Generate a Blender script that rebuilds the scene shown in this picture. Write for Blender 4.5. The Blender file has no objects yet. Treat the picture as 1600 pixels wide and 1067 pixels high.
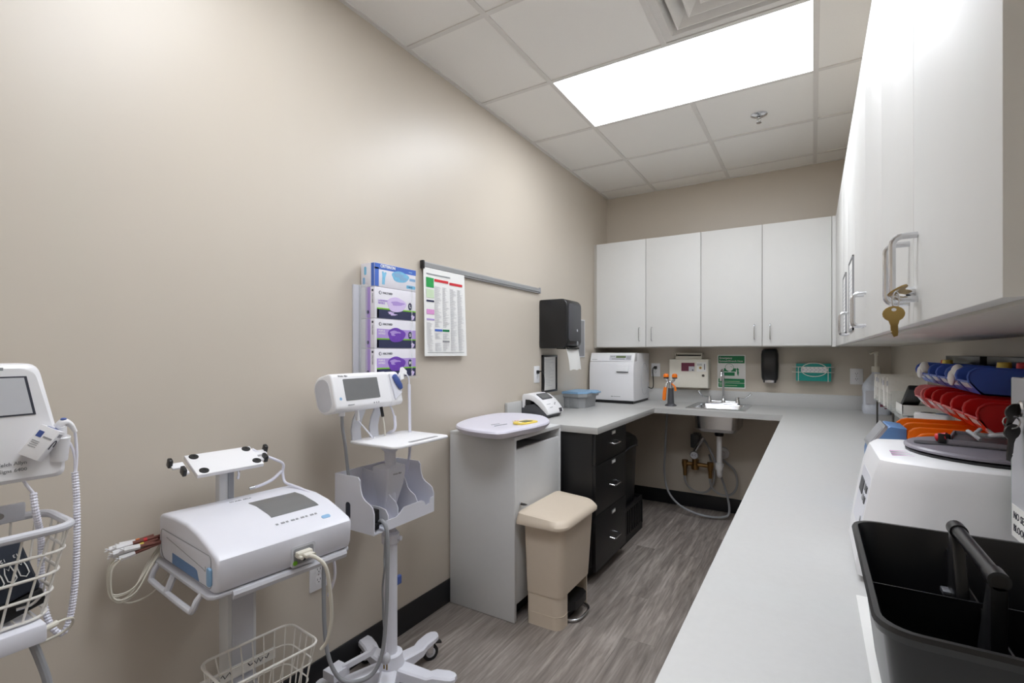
import bpy, bmesh, math, random
from mathutils import Vector, Matrix
random.seed(7)
SC = bpy.context.scene
COL = SC.collection
R = math.radians

# ------------------------------------------------------------------ materials
def lin(c):
    out = []
    for v in c:
        v = v / 255.0
        out.append(v / 12.92 if v <= 0.04045 else ((v + 0.055) / 1.055) ** 2.4)
    return (out[0], out[1], out[2], 1.0)

MATS = {}
def mat(name, rgb, rough=0.5, metal=0.0, var=0.03, scale=40.0, bump=0.0, coat=0.0, spec=0.5):
    m = bpy.data.materials.new(name)
    m.use_nodes = True
    nt = m.node_tree
    b = nt.nodes['Principled BSDF']
    b.inputs['Roughness'].default_value = rough
    b.inputs['Metallic'].default_value = metal
    b.inputs['Specular IOR Level'].default_value = spec
    b.inputs['Coat Weight'].default_value = coat
    c = lin(rgb)
    tc = nt.nodes.new('ShaderNodeTexCoord')
    nz = nt.nodes.new('ShaderNodeTexNoise')
    nz.inputs['Scale'].default_value = scale
    nz.inputs['Detail'].default_value = 4
    nt.links.new(tc.outputs['Object'], nz.inputs['Vector'])
    mx = nt.nodes.new('ShaderNodeMix')
    mx.data_type = 'RGBA'
    mx.inputs[6].default_value = tuple(max(0, v * (1 - var)) for v in c[:3]) + (1,)
    mx.inputs[7].default_value = tuple(min(1, v * (1 + var)) for v in c[:3]) + (1,)
    nt.links.new(nz.outputs['Fac'], mx.inputs[0])
    nt.links.new(mx.outputs[2], b.inputs['Base Color'])
    if bump:
        bp = nt.nodes.new('ShaderNodeBump')
        bp.inputs['Strength'].default_value = bump
        bp.inputs['Distance'].default_value = 0.002
        nt.links.new(nz.outputs['Fac'], bp.inputs['Height'])
        nt.links.new(bp.outputs['Normal'], b.inputs['Normal'])
    MATS[name] = m
    return m

def mat_clear(name, rgb, opacity=0.25, rough=0.05):
    m = bpy.data.materials.new(name)
    m.use_nodes = True
    nt = m.node_tree
    nt.nodes.clear()
    o = nt.nodes.new('ShaderNodeOutputMaterial')
    t = nt.nodes.new('ShaderNodeBsdfTransparent')
    p = nt.nodes.new('ShaderNodeBsdfPrincipled')
    p.inputs['Base Color'].default_value = lin(rgb)
    p.inputs['Roughness'].default_value = rough
    mx = nt.nodes.new('ShaderNodeMixShader')
    nz = nt.nodes.new('ShaderNodeTexNoise')
    nz.inputs['Scale'].default_value = 30
    mr = nt.nodes.new('ShaderNodeMapRange')
    mr.inputs['To Min'].default_value = opacity * 0.8
    mr.inputs['To Max'].default_value = min(1, opacity * 1.2)
    nt.links.new(nz.outputs['Fac'], mr.inputs['Value'])
    nt.links.new(mr.outputs['Result'], mx.inputs[0])
    nt.links.new(t.outputs[0], mx.inputs[1])
    nt.links.new(p.outputs[0], mx.inputs[2])
    nt.links.new(mx.outputs[0], o.inputs['Surface'])
    return m

def mat_floor():
    m = bpy.data.materials.new('vinyl plank')
    m.use_nodes = True
    nt = m.node_tree
    L = nt.links
    b = nt.nodes['Principled BSDF']
    b.inputs['Roughness'].default_value = 0.42
    tc = nt.nodes.new('ShaderNodeTexCoord')
    mp = nt.nodes.new('ShaderNodeMapping')
    mp.inputs['Rotation'].default_value = (0, 0, R(90))
    L.new(tc.outputs['Object'], mp.inputs['Vector'])
    br = nt.nodes.new('ShaderNodeTexBrick')
    br.offset = 0.37
    br.inputs['Scale'].default_value = 1.0
    br.inputs['Brick Width'].default_value = 1.1
    br.inputs['Row Height'].default_value = 0.15
    br.inputs['Mortar Size'].default_value = 0.0012
    br.inputs['Color1'].default_value = (0.35, 0.35, 0.35, 1)
    br.inputs['Color2'].default_value = (1, 1, 1, 1)
    br.inputs['Mortar'].default_value = (0, 0, 0, 1)
    br.inputs['Bias'].default_value = 0.0
    L.new(mp.outputs[0], br.inputs['Vector'])
    mp2 = nt.nodes.new('ShaderNodeMapping')
    mp2.inputs['Scale'].default_value = (16, 1.6, 1)
    L.new(tc.outputs['Object'], mp2.inputs['Vector'])
    # shift the grain from plank to plank
    ad = nt.nodes.new('ShaderNodeVectorMath')
    sc = nt.nodes.new('ShaderNodeVectorMath'); sc.operation = 'SCALE'; sc.inputs['Scale'].default_value = 9.0
    L.new(br.outputs['Color'], sc.inputs[0])
    L.new(mp2.outputs[0], ad.inputs[0]); L.new(sc.outputs[0], ad.inputs[1])
    n1 = nt.nodes.new('ShaderNodeTexNoise')
    n1.inputs['Scale'].default_value = 1.3; n1.inputs['Detail'].default_value = 8; n1.inputs['Roughness'].default_value = 0.65
    n1.inputs['Distortion'].default_value = 0.6
    L.new(ad.outputs[0], n1.inputs['Vector'])
    mp3 = nt.nodes.new('ShaderNodeMapping')
    mp3.inputs['Scale'].default_value = (90, 5, 1)
    L.new(tc.outputs['Object'], mp3.inputs['Vector'])
    n2 = nt.nodes.new('ShaderNodeTexNoise')
    n2.inputs['Scale'].default_value = 1.0; n2.inputs['Detail'].default_value = 5
    L.new(mp3.outputs[0], n2.inputs['Vector'])
    mixn = nt.nodes.new('ShaderNodeMix')
    mixn.inputs[0].default_value = 0.32
    L.new(n1.outputs['Fac'], mixn.inputs[2]); L.new(n2.outputs['Fac'], mixn.inputs[3])
    cr = nt.nodes.new('ShaderNodeValToRGB')
    e = cr.color_ramp.elements
    e[0].position = 0.28; e[0].color = lin((92, 85, 81))
    e[1].position = 0.72; e[1].color = lin((196, 187, 180))
    x = cr.color_ramp.elements.new(0.5); x.color = lin((146, 137, 131))
    L.new(mixn.outputs[0], cr.inputs['Fac'])
    mul = nt.nodes.new('ShaderNodeMix'); mul.data_type = 'RGBA'; mul.blend_type = 'MULTIPLY'
    mul.inputs[0].default_value = 0.32
    L.new(cr.outputs['Color'], mul.inputs[6]); L.new(br.outputs['Color'], mul.inputs[7])
    L.new(mul.outputs[2], b.inputs['Base Color'])
    bp = nt.nodes.new('ShaderNodeBump'); bp.inputs['Strength'].default_value = 0.15; bp.inputs['Distance'].default_value = 0.001
    L.new(mixn.outputs[0], bp.inputs['Height']); L.new(bp.outputs['Normal'], b.inputs['Normal'])
    return m

def mat_emit(name, rgb, s):
    m = bpy.data.materials.new(name)
    m.use_nodes = True
    nt = m.node_tree
    nt.nodes.clear()
    o = nt.nodes.new('ShaderNodeOutputMaterial')
    e = nt.nodes.new('ShaderNodeEmission')
    e.inputs['Color'].default_value = lin(rgb)
    e.inputs['Strength'].default_value = s
    nt.links.new(e.outputs[0], o.inputs['Surface'])
    return m

M_WALL = mat('beige wall paint', (201, 192, 179), 0.38, var=0.015, scale=6, spec=0.5)
M_CEIL = mat('acoustic tile', (240, 238, 234), 0.9, var=0.03, scale=260, bump=0.12)
M_TEE = mat('ceiling tee enamel', (222, 219, 215), 0.55)
M_FLOOR = mat_floor()
M_BASE = mat('black vinyl base', (26, 26, 30), 0.45)
M_LAM = mat('grey counter laminate', (192, 192, 191), 0.42, var=0.035, scale=90)
M_DOOR = mat('white cabinet laminate', (226, 226, 224), 0.5, var=0.012, scale=14, spec=0.3)
M_DOORE = mat('cabinet edge band', (196, 192, 184), 0.45)
M_STEEL = mat('brushed steel', (214, 215, 218), 0.24, 1.0, var=0.05, scale=120)
M_CHROME = mat('chrome', (220, 221, 224), 0.10, 1.0)
M_BRASS = mat('brass', (168, 142, 88), 0.34, 1.0, var=0.08)
M_BRONZE = mat('aged bronze', (150, 116, 72), 0.40, 0.9, var=0.12)
M_WHITE = mat('white plastic', (238, 238, 241), 0.34, var=0.01)
M_COOL = mat('cool white plastic', (224, 225, 234), 0.36, var=0.01)
M_PALE = mat('pale grey plastic', (200, 201, 208), 0.42)
M_GREY = mat('grey plastic', (150, 151, 155), 0.45)
M_DARK = mat('charcoal plastic', (72, 73, 78), 0.42)
M_BLACK = mat('black plastic', (24, 24, 26), 0.30)
M_BLACKM = mat('black matte laminate', (20, 20, 22), 0.42)
M_RUBBER = mat('black rubber', (30, 30, 31), 0.7)
M_SCREEN = mat('grey glass screen', (112, 113, 114), 0.16)
M_SCREENB = mat('bright glass screen', (205, 207, 212), 0.12)
M_BLUE = mat('bin blue', (64, 98, 192), 0.35)
M_RED = mat('bin red', (206, 22, 26), 0.33)
M_ORANGE = mat('bin orange', (240, 122, 16), 0.35)
M_BEIGE = mat('beige bin plastic', (214, 200, 182), 0.45, var=0.02)
M_CAB = mat('light grey melamine', (214, 215, 216), 0.45, var=0.02)
M_CABD = mat('grey melamine edge', (160, 160, 160), 0.5)
M_PAPER = mat('white paper', (238, 238, 236), 0.7, var=0.01)
M_FAINT = mat('faint print', (206, 207, 211), 0.7)
M_TEXT = mat('grey print', (150, 152, 156), 0.6)
M_INK = mat('dark print', (52, 54, 66), 0.6)
M_NAVY = mat('navy print', (44, 48, 82), 0.5)
M_LILAC = mat('lilac print', (176, 150, 214), 0.5)
M_LILACP = mat('pale lilac print', (214, 196, 236), 0.5)
M_PURPLE = mat('purple print', (112, 66, 178), 0.5, var=0.2, scale=60)
M_GREENL = mat('lime print', (122, 190, 44), 0.5)
M_CARD = mat('carton white', (228, 226, 234), 0.5)
M_CYAN = mat('cyan glove print', (126, 190, 224), 0.5, var=0.2, scale=60)
M_CBLUE = mat('carton blue', (70, 108, 196), 0.5)
M_SIGNG = mat('safety green', (10, 128, 78), 0.45)
M_TEAL = mat('teal carton', (22, 146, 136), 0.5)
M_REDP = mat('red print', (206, 40, 52), 0.5)
M_PINK = mat('pink print', (216, 150, 206), 0.5)
M_MINT = mat('mint print', (204, 224, 192), 0.5)
M_GREEN = mat('green print', (40, 160, 80), 0.5, var=0.3, scale=80)
M_IVORY = mat('ivory enamel', (226, 222, 210), 0.4)
M_MAROON = mat('maroon label', (110, 40, 66), 0.5)
M_LTBLUE = mat('light blue lid', (138, 178, 214), 0.4)
M_STEELBLUE = mat('steel blue', (88, 128, 178), 0.4)
M_TUBG = mat('grey tub plastic', (150, 152, 154), 0.45)
M_CORD = mat('grey cord', (150, 152, 156), 0.45)
M_CORDW = mat('ivory cord', (214, 210, 198), 0.45)
M_CORDL = mat('white cord', (226, 226, 238), 0.4)
M_CORDB = mat('black cord', (18, 18, 20), 0.4)
M_BROWN = mat('brown lead', (116, 66, 56), 0.5)
M_YELLOW = mat('yellow print', (232, 206, 92), 0.45)
M_LCD = mat('lcd olive', (96, 112, 72), 0.3)
M_PROBE = mat('blue probe', (70, 92, 158), 0.35)
M_CUFF = mat('navy cuff nylon', (38, 44, 56), 0.8, var=0.15, scale=300)
M_WIRE = mat('white coated wire', (226, 223, 217), 0.4)
M_ALU = mat('anodised aluminium', (178, 180, 183), 0.38, 0.7)
M_LAV = mat('pale lavender plastic', (222, 220, 234), 0.35, var=0.01)  # one even pale lavender base colour
M_OLIVE = mat('dark steel', (84, 82, 80), 0.35, 0.8)
M_GLID = mat('grey centrifuge lid', (128, 124, 134), 0.35)
M_CLEAR = mat_clear('clear acrylic', (235, 240, 238), 0.22)
M_FROST = mat_clear('frosted plastic jug', (222, 227, 238), 0.93, 0.3)
M_PINKC = mat_clear('clear pink plastic', (250, 160, 160), 0.7, 0.2)
M_LIGHT = mat_emit('led panel', (245, 249, 255), 11.5)
M_FILL = mat_emit('added corridor fill panel', (245, 249, 255), 24.0)  # added fill source shining in through the doorway
M_LIGHT2 = mat_emit('led panel rear', (245, 249, 255), 11.5)

# ------------------------------------------------------------------ mesh builder
def frame(o, x, y):
    x = Vector(x).normalized(); y = Vector(y).normalized()
    z = x.cross(y).normalized(); y = z.cross(x)
    m = Matrix((x, y, z)).transposed().to_4x4()
    m.translation = Vector(o)
    return m

def catmull(pts, n=6, closed=False):
    P = [Vector(p) for p in pts]
    if len(P) < 3 and not closed:
        return P
    out = []
    N = len(P)
    rng = range(N if closed else N - 1)
    for i in rng:
        if closed:
            p0, p1, p2, p3 = P[(i - 1) % N], P[i], P[(i + 1) % N], P[(i + 2) % N]
        else:
            p1, p2 = P[i], P[i + 1]
            p0 = P[i - 1] if i > 0 else p1 * 2 - p2
            p3 = P[i + 2] if i + 2 < N else p2 * 2 - p1
        for k in range(n):
            t = k / n
            out.append(0.5 * ((2 * p1) + (p2 - p0) * t + (2 * p0 - 5 * p1 + 4 * p2 - p3) * t * t + (3 * p1 - p0 - 3 * p2 + p3) * t ** 3))
    if not closed:
        out.append(P[-1])
    return out

def rrect(x0, y0, x1, y1, r, n=5):
    rs = r if isinstance(r, (tuple, list)) else (r,) * 4
    cs = [(x1, y0, -90), (x1, y1, 0), (x0, y1, 90), (x0, y0, 180)]
    out = []
    for (cx, cy, a), rr in zip(cs, rs):
        sx = -1 if cx == x1 else 1
        sy = -1 if cy == y1 else 1
        if rr <= 0:
            out.append((cx, cy)); continue
        for k in range(n + 1):
            t = R(a + 90 * k / n)
            out.append((cx + sx * rr + rr * math.cos(t), cy + sy * rr + rr * math.sin(t)))
    return out

class MB:
    def __init__(s):
        s.bm = bmesh.new(); s.mats = []
    def mi(s, m):
        if m not in s.mats: s.mats.append(m)
        return s.mats.index(m)
    def add(s, tb, m, M=None):
        if M is not None:
            bmesh.ops.transform(tb, matrix=M, verts=tb.verts)
        i = s.mi(m)
        for f in tb.faces: f.material_index = i
        me = bpy.data.meshes.new('tmp'); tb.to_mesh(me); tb.free()
        s.bm.from_mesh(me); bpy.data.meshes.remove(me)
        return s
    def box(s, lo, hi, m, bev=0.0, seg=2, M=None):
        tb = bmesh.new()
        bmesh.ops.create_cube(tb, size=1)
        c = [(a + b) / 2 for a, b in zip(lo, hi)]; d = [abs(b - a) for a, b in zip(lo, hi)]
        for v in tb.verts:
            v.co = Vector((c[0] + v.co.x * d[0], c[1] + v.co.y * d[1], c[2] + v.co.z * d[2]))
        if bev > 0:
            bmesh.ops.bevel(tb, geom=list(tb.edges), offset=min(bev, min(d) * 0.49), segments=seg, profile=0.5, affect='EDGES')
        return s.add(tb, m, M)
    def prism(s, pts, a, b, m, axis='z', bev=0.0, seg=2, M=None):
        tb = bmesh.new()
        def P(p, h):
            return {'z': (p[0], p[1], h), 'x': (h, p[0], p[1]), 'y': (p[0], h, p[1])}[axis]
        A = [tb.verts.new(P(p, a)) for p in pts]; B = [tb.verts.new(P(p, b)) for p in pts]
        fa = tb.faces.new(A); fb = tb.faces.new(B)
        n = len(pts)
        for i in range(n):
            tb.faces.new((A[i], A[(i + 1) % n], B[(i + 1) % n], B[i]))
        bmesh.ops.recalc_face_normals(tb, faces=tb.faces)
        if bev > 0:
            bmesh.ops.bevel(tb, geom=list(set(list(fa.edges) + list(fb.edges))), offset=bev, segments=seg, profile=0.5, affect='EDGES')
        return s.add(tb, m, M)
    def loft(s, rings, m, cap=True, closed=True, M=None):
        tb = bmesh.new()
        V = [[tb.verts.new(p) for p in r] for r in rings]
        n = len(rings[0])
        for a, b in zip(V[:-1], V[1:]):
            for i in range(n if closed else n - 1):
                j = (i + 1) % n
                tb.faces.new((a[i], a[j], b[j], b[i]))
        if cap:
            tb.faces.new(V[0]); tb.faces.new(V[-1])
        bmesh.ops.recalc_face_normals(tb, faces=tb.faces)
        return s.add(tb, m, M)
    def sheet(s, rings, m, t=0.002, M=None):
        """an open grid with real thickness"""
        tb = bmesh.new()
        V = [[tb.verts.new(p) for p in r] for r in rings]
        for a, b in zip(V[:-1], V[1:]):
            for i in range(len(a) - 1):
                tb.faces.new((a[i], a[i + 1], b[i + 1], b[i]))
        bmesh.ops.recalc_face_normals(tb, faces=tb.faces)
        bmesh.ops.solidify(tb, geom=list(tb.faces), thickness=t)
        return s.add(tb, m, M)
    def tube(s, pts, r, m, n=8, closed=False, smooth=0, rf=None, M=None):
        P = catmull(pts, smooth, closed) if smooth else [Vector(p) for p in pts]
        tb = bmesh.new()
        N = len(P); rings = []
        up = None
        for i, p in enumerate(P):
            if closed: t = P[(i + 1) % N] - P[i - 1]
            else: t = P[min(i + 1, N - 1)] - P[max(i - 1, 0)]
            if t.length < 1e-9: t = Vector((0, 0, 1))
            t.normalize()
            if up is None:
                up = Vector((0, 0, 1)) if abs(t.z) < 0.9 else Vector((1, 0, 0))
            x = t.cross(up)
            if x.length < 1e-6: x = t.orthogonal()
            x.normalize(); up = x.cross(t).normalized()
            rr = rf(i, N) if rf else r
            rings.append([tb.verts.new(p + (x * math.cos(2 * math.pi * k / n) + up * math.sin(2 * math.pi * k / n)) * rr) for k in range(n)])
        for i in range(N if closed else N - 1):
            a, b = rings[i], rings[(i + 1) % N]
            for k in range(n):
                tb.faces.new((a[k], a[(k + 1) % n], b[(k + 1) % n], b[k]))
        if not closed:
            tb.faces.new(rings[0]); tb.faces.new(rings[-1])
        bmesh.ops.recalc_face_normals(tb, faces=tb.faces)
        return s.add(tb, m, M)
    def coil(s, pts, r, m, pitch=0.006, M=None):
        """ribbed coiled cord along a path"""
        P = catmull(pts, 14)
        L = [0]
        for a, b in zip(P[:-1], P[1:]): L.append(L[-1] + (b - a).length)
        n = max(4, int(L[-1] / (pitch / 2)))
        Q = []
        j = 0
        for i in range(n + 1):
            t = L[-1] * i / n
            while j < len(L) - 2 and L[j + 1] < t: j += 1
            f = (t - L[j]) / max(1e-9, L[j + 1] - L[j])
            Q.append(P[j].lerp(P[j + 1], f))
        return s.tube(Q, r, m, n=10, rf=lambda i, N: r if i % 2 else r * 0.78, M=M)
    def cyl(s, p0, p1, r, m, r2=None, n=20, M=None):
        p0 = Vector(p0); p1 = Vector(p1)
        r2 = r if r2 is None else r2
        return s.tube([p0, p1], r, m, n=n, rf=lambda i, N: r if i == 0 else r2, M=M)
    def lathe(s, prof, m, M=None, n=28):
        tb = bmesh.new()
        rings = []
        for (r, z) in prof:
            r = max(r, 1e-5)
            rings.append([tb.verts.new((r * math.cos(2 * math.pi * k / n), r * math.sin(2 * math.pi * k / n), z)) for k in range(n)])
        for a, b in zip(rings[:-1], rings[1:]):
            for k in range(n):
                tb.faces.new((a[k], a[(k + 1) % n], b[(k + 1) % n], b[k]))
        tb.faces.new(rings[0]); tb.faces.new(rings[-1])
        bmesh.ops.recalc_face_normals(tb, faces=tb.faces)
        return s.add(tb, m, M)
    def ell(s, c, rad, m, M=None, u=20, v=12):
        tb = bmesh.new()
        bmesh.ops.create_uvsphere(tb, u_segments=u, v_segments=v, radius=1)
        for w in tb.verts:
            w.co = Vector((c[0] + w.co.x * rad[0], c[1] + w.co.y * rad[1], c[2] + w.co.z * rad[2]))
        return s.add(tb, m, M)
    def oval(s, M, cx, cy, rx, ry, m, t=0.0006, n=28, blob=0.0):
        pts = []
        for k in range(n):
            a = 2 * math.pi * k / n
            q = 1 + blob * math.sin(3 * a + 1) + blob * 0.7 * math.sin(5 * a)
            pts.append((cx + rx * q * math.cos(a), cy + ry * q * math.sin(a)))
        return s.prism(pts, 0.0, t, m, M=M)
    def strip(s, M, x0, y0, x1, y1, m, t=0.0005):
        return s.box((x0, y0, -0.0002), (x1, y1, t), m, M=M)
    def text(s, txt, size, M, m, align='LEFT', t=0.0006, bold=0.0):
        cu = bpy.data.curves.new('txt', 'FONT')
        cu.body = txt; cu.size = size; cu.align_x = align; cu.align_y = 'CENTER'
        cu.extrude = t; cu.resolution_u = 2; cu.offset = bold
        ob = bpy.data.objects.new('txt', cu)
        me = ob.to_mesh()
        tb = bmesh.new(); tb.from_mesh(me)
        ob.to_mesh_clear()
        bpy.data.objects.remove(ob); bpy.data.curves.remove(cu)
        return s.add(tb, m, M)
    def build(s, name, parent=None, at=None, xf=None):
        """link as one mesh object; at = world origin for a top-level mesh; xf = matrix applied to the shape first"""
        if xf is not None: bmesh.ops.transform(s.bm, matrix=xf, verts=s.bm.verts)
        if at is not None: bmesh.ops.translate(s.bm, vec=-Vector(at), verts=s.bm.verts)
        me = bpy.data.meshes.new(name)
        s.bm.to_mesh(me); s.bm.free()
        for m in s.mats: me.materials.append(m)
        me.polygons.foreach_set('use_smooth', [True] * len(me.polygons))
        me.set_sharp_from_angle(angle=R(32))
        o = bpy.data.objects.new(name, me)
        COL.objects.link(o)
        if at is not None: o.location = at
        if parent is not None: o.parent = parent
        return o

def tag(o, label, cat, group=None, kind=None):
    o['label'] = label; o['category'] = cat
    if group: o['group'] = group
    if kind: o['kind'] = kind
    return o

class Thing:
    """an Empty at the thing's base; parts given in world coordinates are brought into its frame"""
    def __init__(s, name, label, cat, loc, rotz=0.0, group=None):
        s.e = bpy.data.objects.new(name, None)
        COL.objects.link(s.e)
        s.e.empty_display_size = 0.05
        s.e.location = loc; s.e.rotation_euler = (0, 0, rotz)
        s.W = Matrix.Translation(Vector(loc)) @ Matrix.Rotation(rotz, 4, 'Z')
        tag(s.e, label, cat, group)
    def part(s, name, mb, parent=None, world=True, label=None):
        o = mb.build(name, parent if parent is not None else s.e, xf=s.W.inverted() if world else None)
        if label: o['label'] = label
        return o

def single(name, mb, label, cat, at, group=None):
    return tag(mb.build(name, at=at), label, cat, group)

def struct(name, mb):
    o = mb.build(name); o['kind'] = 'structure'; return o

def copy_tree(o, parent=None):
    c = o.copy(); COL.objects.link(c)
    if parent is not None: c.parent = parent
    for ch in list(o.children): copy_tree(ch, c)
    return c

XL, XR, YF, YB, ZC = -1.64, 0.473, 4.37, -1.30, 2.744
ZK = 0.895      # worktop height
FX = lambda o: frame(o, (0, 1, 0), (0, 0, 1))     # faces +X (hung on the left wall)
FY = lambda o: frame(o, (1, 0, 0), (0, 0, 1))     # faces -Y (hung on the far wall)
FN = lambda o: frame(o, (0, -1, 0), (0, 0, 1))    # faces -X (on the right)
FZ = lambda o, a=0: frame(o, (math.cos(a), math.sin(a), 0), (-math.sin(a), math.cos(a), 0))

# ------------------------------------------------------------------ the room
b = MB(); b.box((XL - .1, YB - .1, -.1), (XR + .1, YF + .1, 0), M_FLOOR); struct('floor', b)
b = MB(); b.box((XL - .1, YB - .1, 0), (XL, YF + .1, 2.9), M_WALL); struct('wall_left', b)
b = MB(); b.box((XL, YF, 0), (XR, YF + .1, 2.9), M_WALL); struct('wall_far', b)
b = MB(); b.box((XR, YB - .1, 0), (XR + .1, YF + .1, 2.9), M_WALL); struct('wall_right', b)
b = MB(); b.box((XL, YB - .1, 0), (-1.45, YB, 2.9), M_WALL); b.box((-.38, YB - .1, 0), (XR, YB, 2.9), M_WALL); b.box((-1.45, YB - .1, 2.12), (-.38, YB, 2.9), M_WALL); struct('wall_back', b)
# doorway and lit corridor beyond the back wall, unseen, added for fill light
b = MB()
for (x0, x1) in ((-1.46, -1.435), (-.395, -.37)): b.box((x0, YB - .115, 0), (x1, YB + .015, 2.13), M_DOORE, .002)
b.box((-1.46, YB - .115, 2.105), (-.37, YB + .015, 2.13), M_DOORE, .002); struct('door_added', b)
b = MB()
b.box((-2.7, -3.3, 0), (1.5, -3.2, 2.8), M_WALL); b.box((-2.7, -3.2, 0), (-2.6, YB - .1, 2.8), M_WALL); b.box((1.4, -3.2, 0), (1.5, YB - .1, 2.8), M_WALL)
b.box((-2.6, YB - .1, 0), (XL - .1, YB - .0999, 2.8), M_WALL); b.box((XR + .1, YB - .1, 0), (1.4, YB - .0999, 2.8), M_WALL); struct('wall_added_corridor', b)
b = MB(); b.box((-2.7, -3.3, ZC), (1.5, YB - .1, 2.85), M_CEIL); struct('ceiling_added_corridor', b)
b = MB(); b.box((-2.7, -3.3, -.1), (1.5, YB - .1, 0), M_FLOOR); struct('floor_added_corridor', b)
b = MB(); b.box((XL, YB, 0), (XL + .008, YF, .122), M_BASE, .002); struct('baseboard_left', b)
b = MB(); b.box((XL + .008, YF - .008, 0), (XR, YF, .118), M_BASE, .002); struct('baseboard_far', b)
b = MB(); b.box((XR - .008, YB, 0), (XR, YF - .008, .118), M_BASE, .002); struct('baseboard_right', b)

XG = [XL, -1.186, -0.59, 0.014, XR]
YG = [YF]
yy = 4.15
while yy > YB:
    YG.append(yy); yy -= 0.61
YG.append(YB)
YG = sorted(YG)
LIGHTROW = min(range(len(YG) - 1), key=lambda i: abs(YG[i] - 2.32))
VENTROW = LIGHTROW - 1
REARROW = LIGHTROW - 3
b = MB()
b.box((XL, YB, 2.86), (XR, YF, 2.9), M_CEIL)
for i in range(len(XG) - 1):
    for j in range(len(YG) - 1):
        if i in (1, 2) and j in (LIGHTROW, REARROW): continue
        if i == 2 and j == VENTROW: continue
        b.box((XG[i] + .002, YG[j] + .002, ZC + .005), (XG[i + 1] - .002, YG[j + 1] - .002, ZC + .02), M_CEIL)
struct('ceiling', b)
b = MB()
w = .012
for x in XG[1:-1]:
    if x == XG[2]:
        spans = []
        y0 = YB
        for j in (REARROW, LIGHTROW):
            spans.append((y0, YG[j])); y0 = YG[j + 1]
        spans.append((y0, YF))
        for a, c in spans: b.box((x - w, a, ZC), (x + w, c, ZC + .006), M_TEE)
    else:
        b.box((x - w, YB, ZC), (x + w, YF, ZC + .006), M_TEE)
for y in YG[1:-1]:
    b.box((XL, y - w, ZC - .0003), (XR, y + w, ZC + .0057), M_TEE)
for (lo, hi) in (((XL, YB, ZC - .001), (XL + .019, YF, ZC + .006)), ((XR - .019, YB, ZC - .001), (XR, YF, ZC + .006)),
                 ((XL, YF - .019, ZC - .001), (XR, YF, ZC + .006)), ((XL, YB, ZC - .001), (XR, YB + .019, ZC + .006))):
    b.box(lo, hi, M_TEE)
struct('trim_1', b)

def panel_light(row, label, m):
    y0, y1 = YG[row], YG[row + 1]
    x0, x1 = XG[1], XG[3]
    t = Thing('ceiling_light', label, 'ceiling light', ((x0 + x1) / 2, (y0 + y1) / 2, ZC))
    b = MB(); b.box((x0 + .014, y0 + .014, ZC + .004), (x1 - .014, y1 - .014, ZC + .008), m); t.part('diffuser', b)
    b = MB(); b.box((x0 + .014, y0 + .014, ZC + .008), (x1 - .014, y1 - .014, ZC + .06), M_TEE); t.part('housing', b)
panel_light(LIGHTROW, 'lit white rectangular flat panel light set in the tiled ceiling', M_LIGHT)
t = Thing('ceiling_light', 'added fill light panel on the unseen corridor ceiling beyond the doorway', 'ceiling light', (-.9, -2.3, ZC - .012))  # unseen lamp, added to brighten the lower parts of the room
b = MB(); b.box((-1.5, -2.6, ZC - .012), (-.3, -2.0, ZC - .008), M_FILL); t.part('diffuser', b)
b = MB(); b.box((-1.52, -2.62, ZC - .009), (-.28, -1.98, ZC - .0005), M_TEE); t.part('frame', b)
panel_light(REARROW, 'second lit flat ceiling panel above the recorder cart, nearer the entrance than the vent', M_LIGHT2)

# air diffuser: nested square cones
vx0, vx1, vy0, vy1 = XG[2] + .012, XG[3] - .012, YG[VENTROW] + .012, YG[VENTROW + 1] - .012
t = Thing('ceiling_vent', 'white square air diffuser with nested louvres beside the ceiling light', 'air vent', ((vx0 + vx1) / 2, (vy0 + vy1) / 2, ZC))
def sq(cx, cy, h, z): return [(cx - h, cy - h, z), (cx + h, cy - h, z), (cx + h, cy + h, z), (cx - h, cy + h, z)]
cx, cy, hh = (vx0 + vx1) / 2, (vy0 + vy1) / 2, (vx1 - vx0) / 2
b = MB(); b.loft([sq(cx, cy, hh, ZC + .004), sq(cx, cy, hh - .035, ZC + .002), sq(cx, cy, hh - .06, ZC + .05)], M_TEE, cap=False); t.part('frame', b)
for k, h in enumerate((.225, .165, .105)):
    b = MB()
    b.loft([sq(cx, cy, h, ZC + .002), sq(cx, cy, h - .006, ZC + .002), sq(cx, cy, h - .05, ZC + .05), sq(cx, cy, h - .044, ZC + .05), sq(cx, cy, h, ZC + .002)], M_TEE, cap=False)
    t.part('louvre', b)
b = MB(); b.box((cx - .045, cy - .045, ZC + .002), (cx + .045, cy + .045, ZC + .012), M_TEE, .003); b.box((vx0, vy0, ZC + .09), (vx1, vy1, ZC + .1), M_GREY); t.part('centre_plate', b)

t = Thing('sprinkler_head', 'small chrome fire sprinkler on a ceiling tile past the light', 'sprinkler', (-.276, 3.295, ZC))
b = MB(); b.lathe([(.046, .005), (.046, .0), (.03, -.008), (.014, -.009), (.012, 0)], M_CHROME, Matrix.Translation((-.276, 3.295, ZC))); t.part('escutcheon', b)
b = MB()
b.cyl((-.276, 3.295, ZC - .004), (-.276, 3.295, ZC - .022), .007, M_CHROME)
for s_ in (-1, 1): b.tube([(-.276 + s_ * .008, 3.295, ZC - .016), (-.276 + s_ * .011, 3.295, ZC - .03), (-.276, 3.295, ZC - .044)], .0022, M_CHROME, smooth=4)
b.cyl((-.276, 3.295, ZC - .043), (-.276, 3.295, ZC - .046), .014, M_CHROME)
t.part('nozzle', b)

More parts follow.
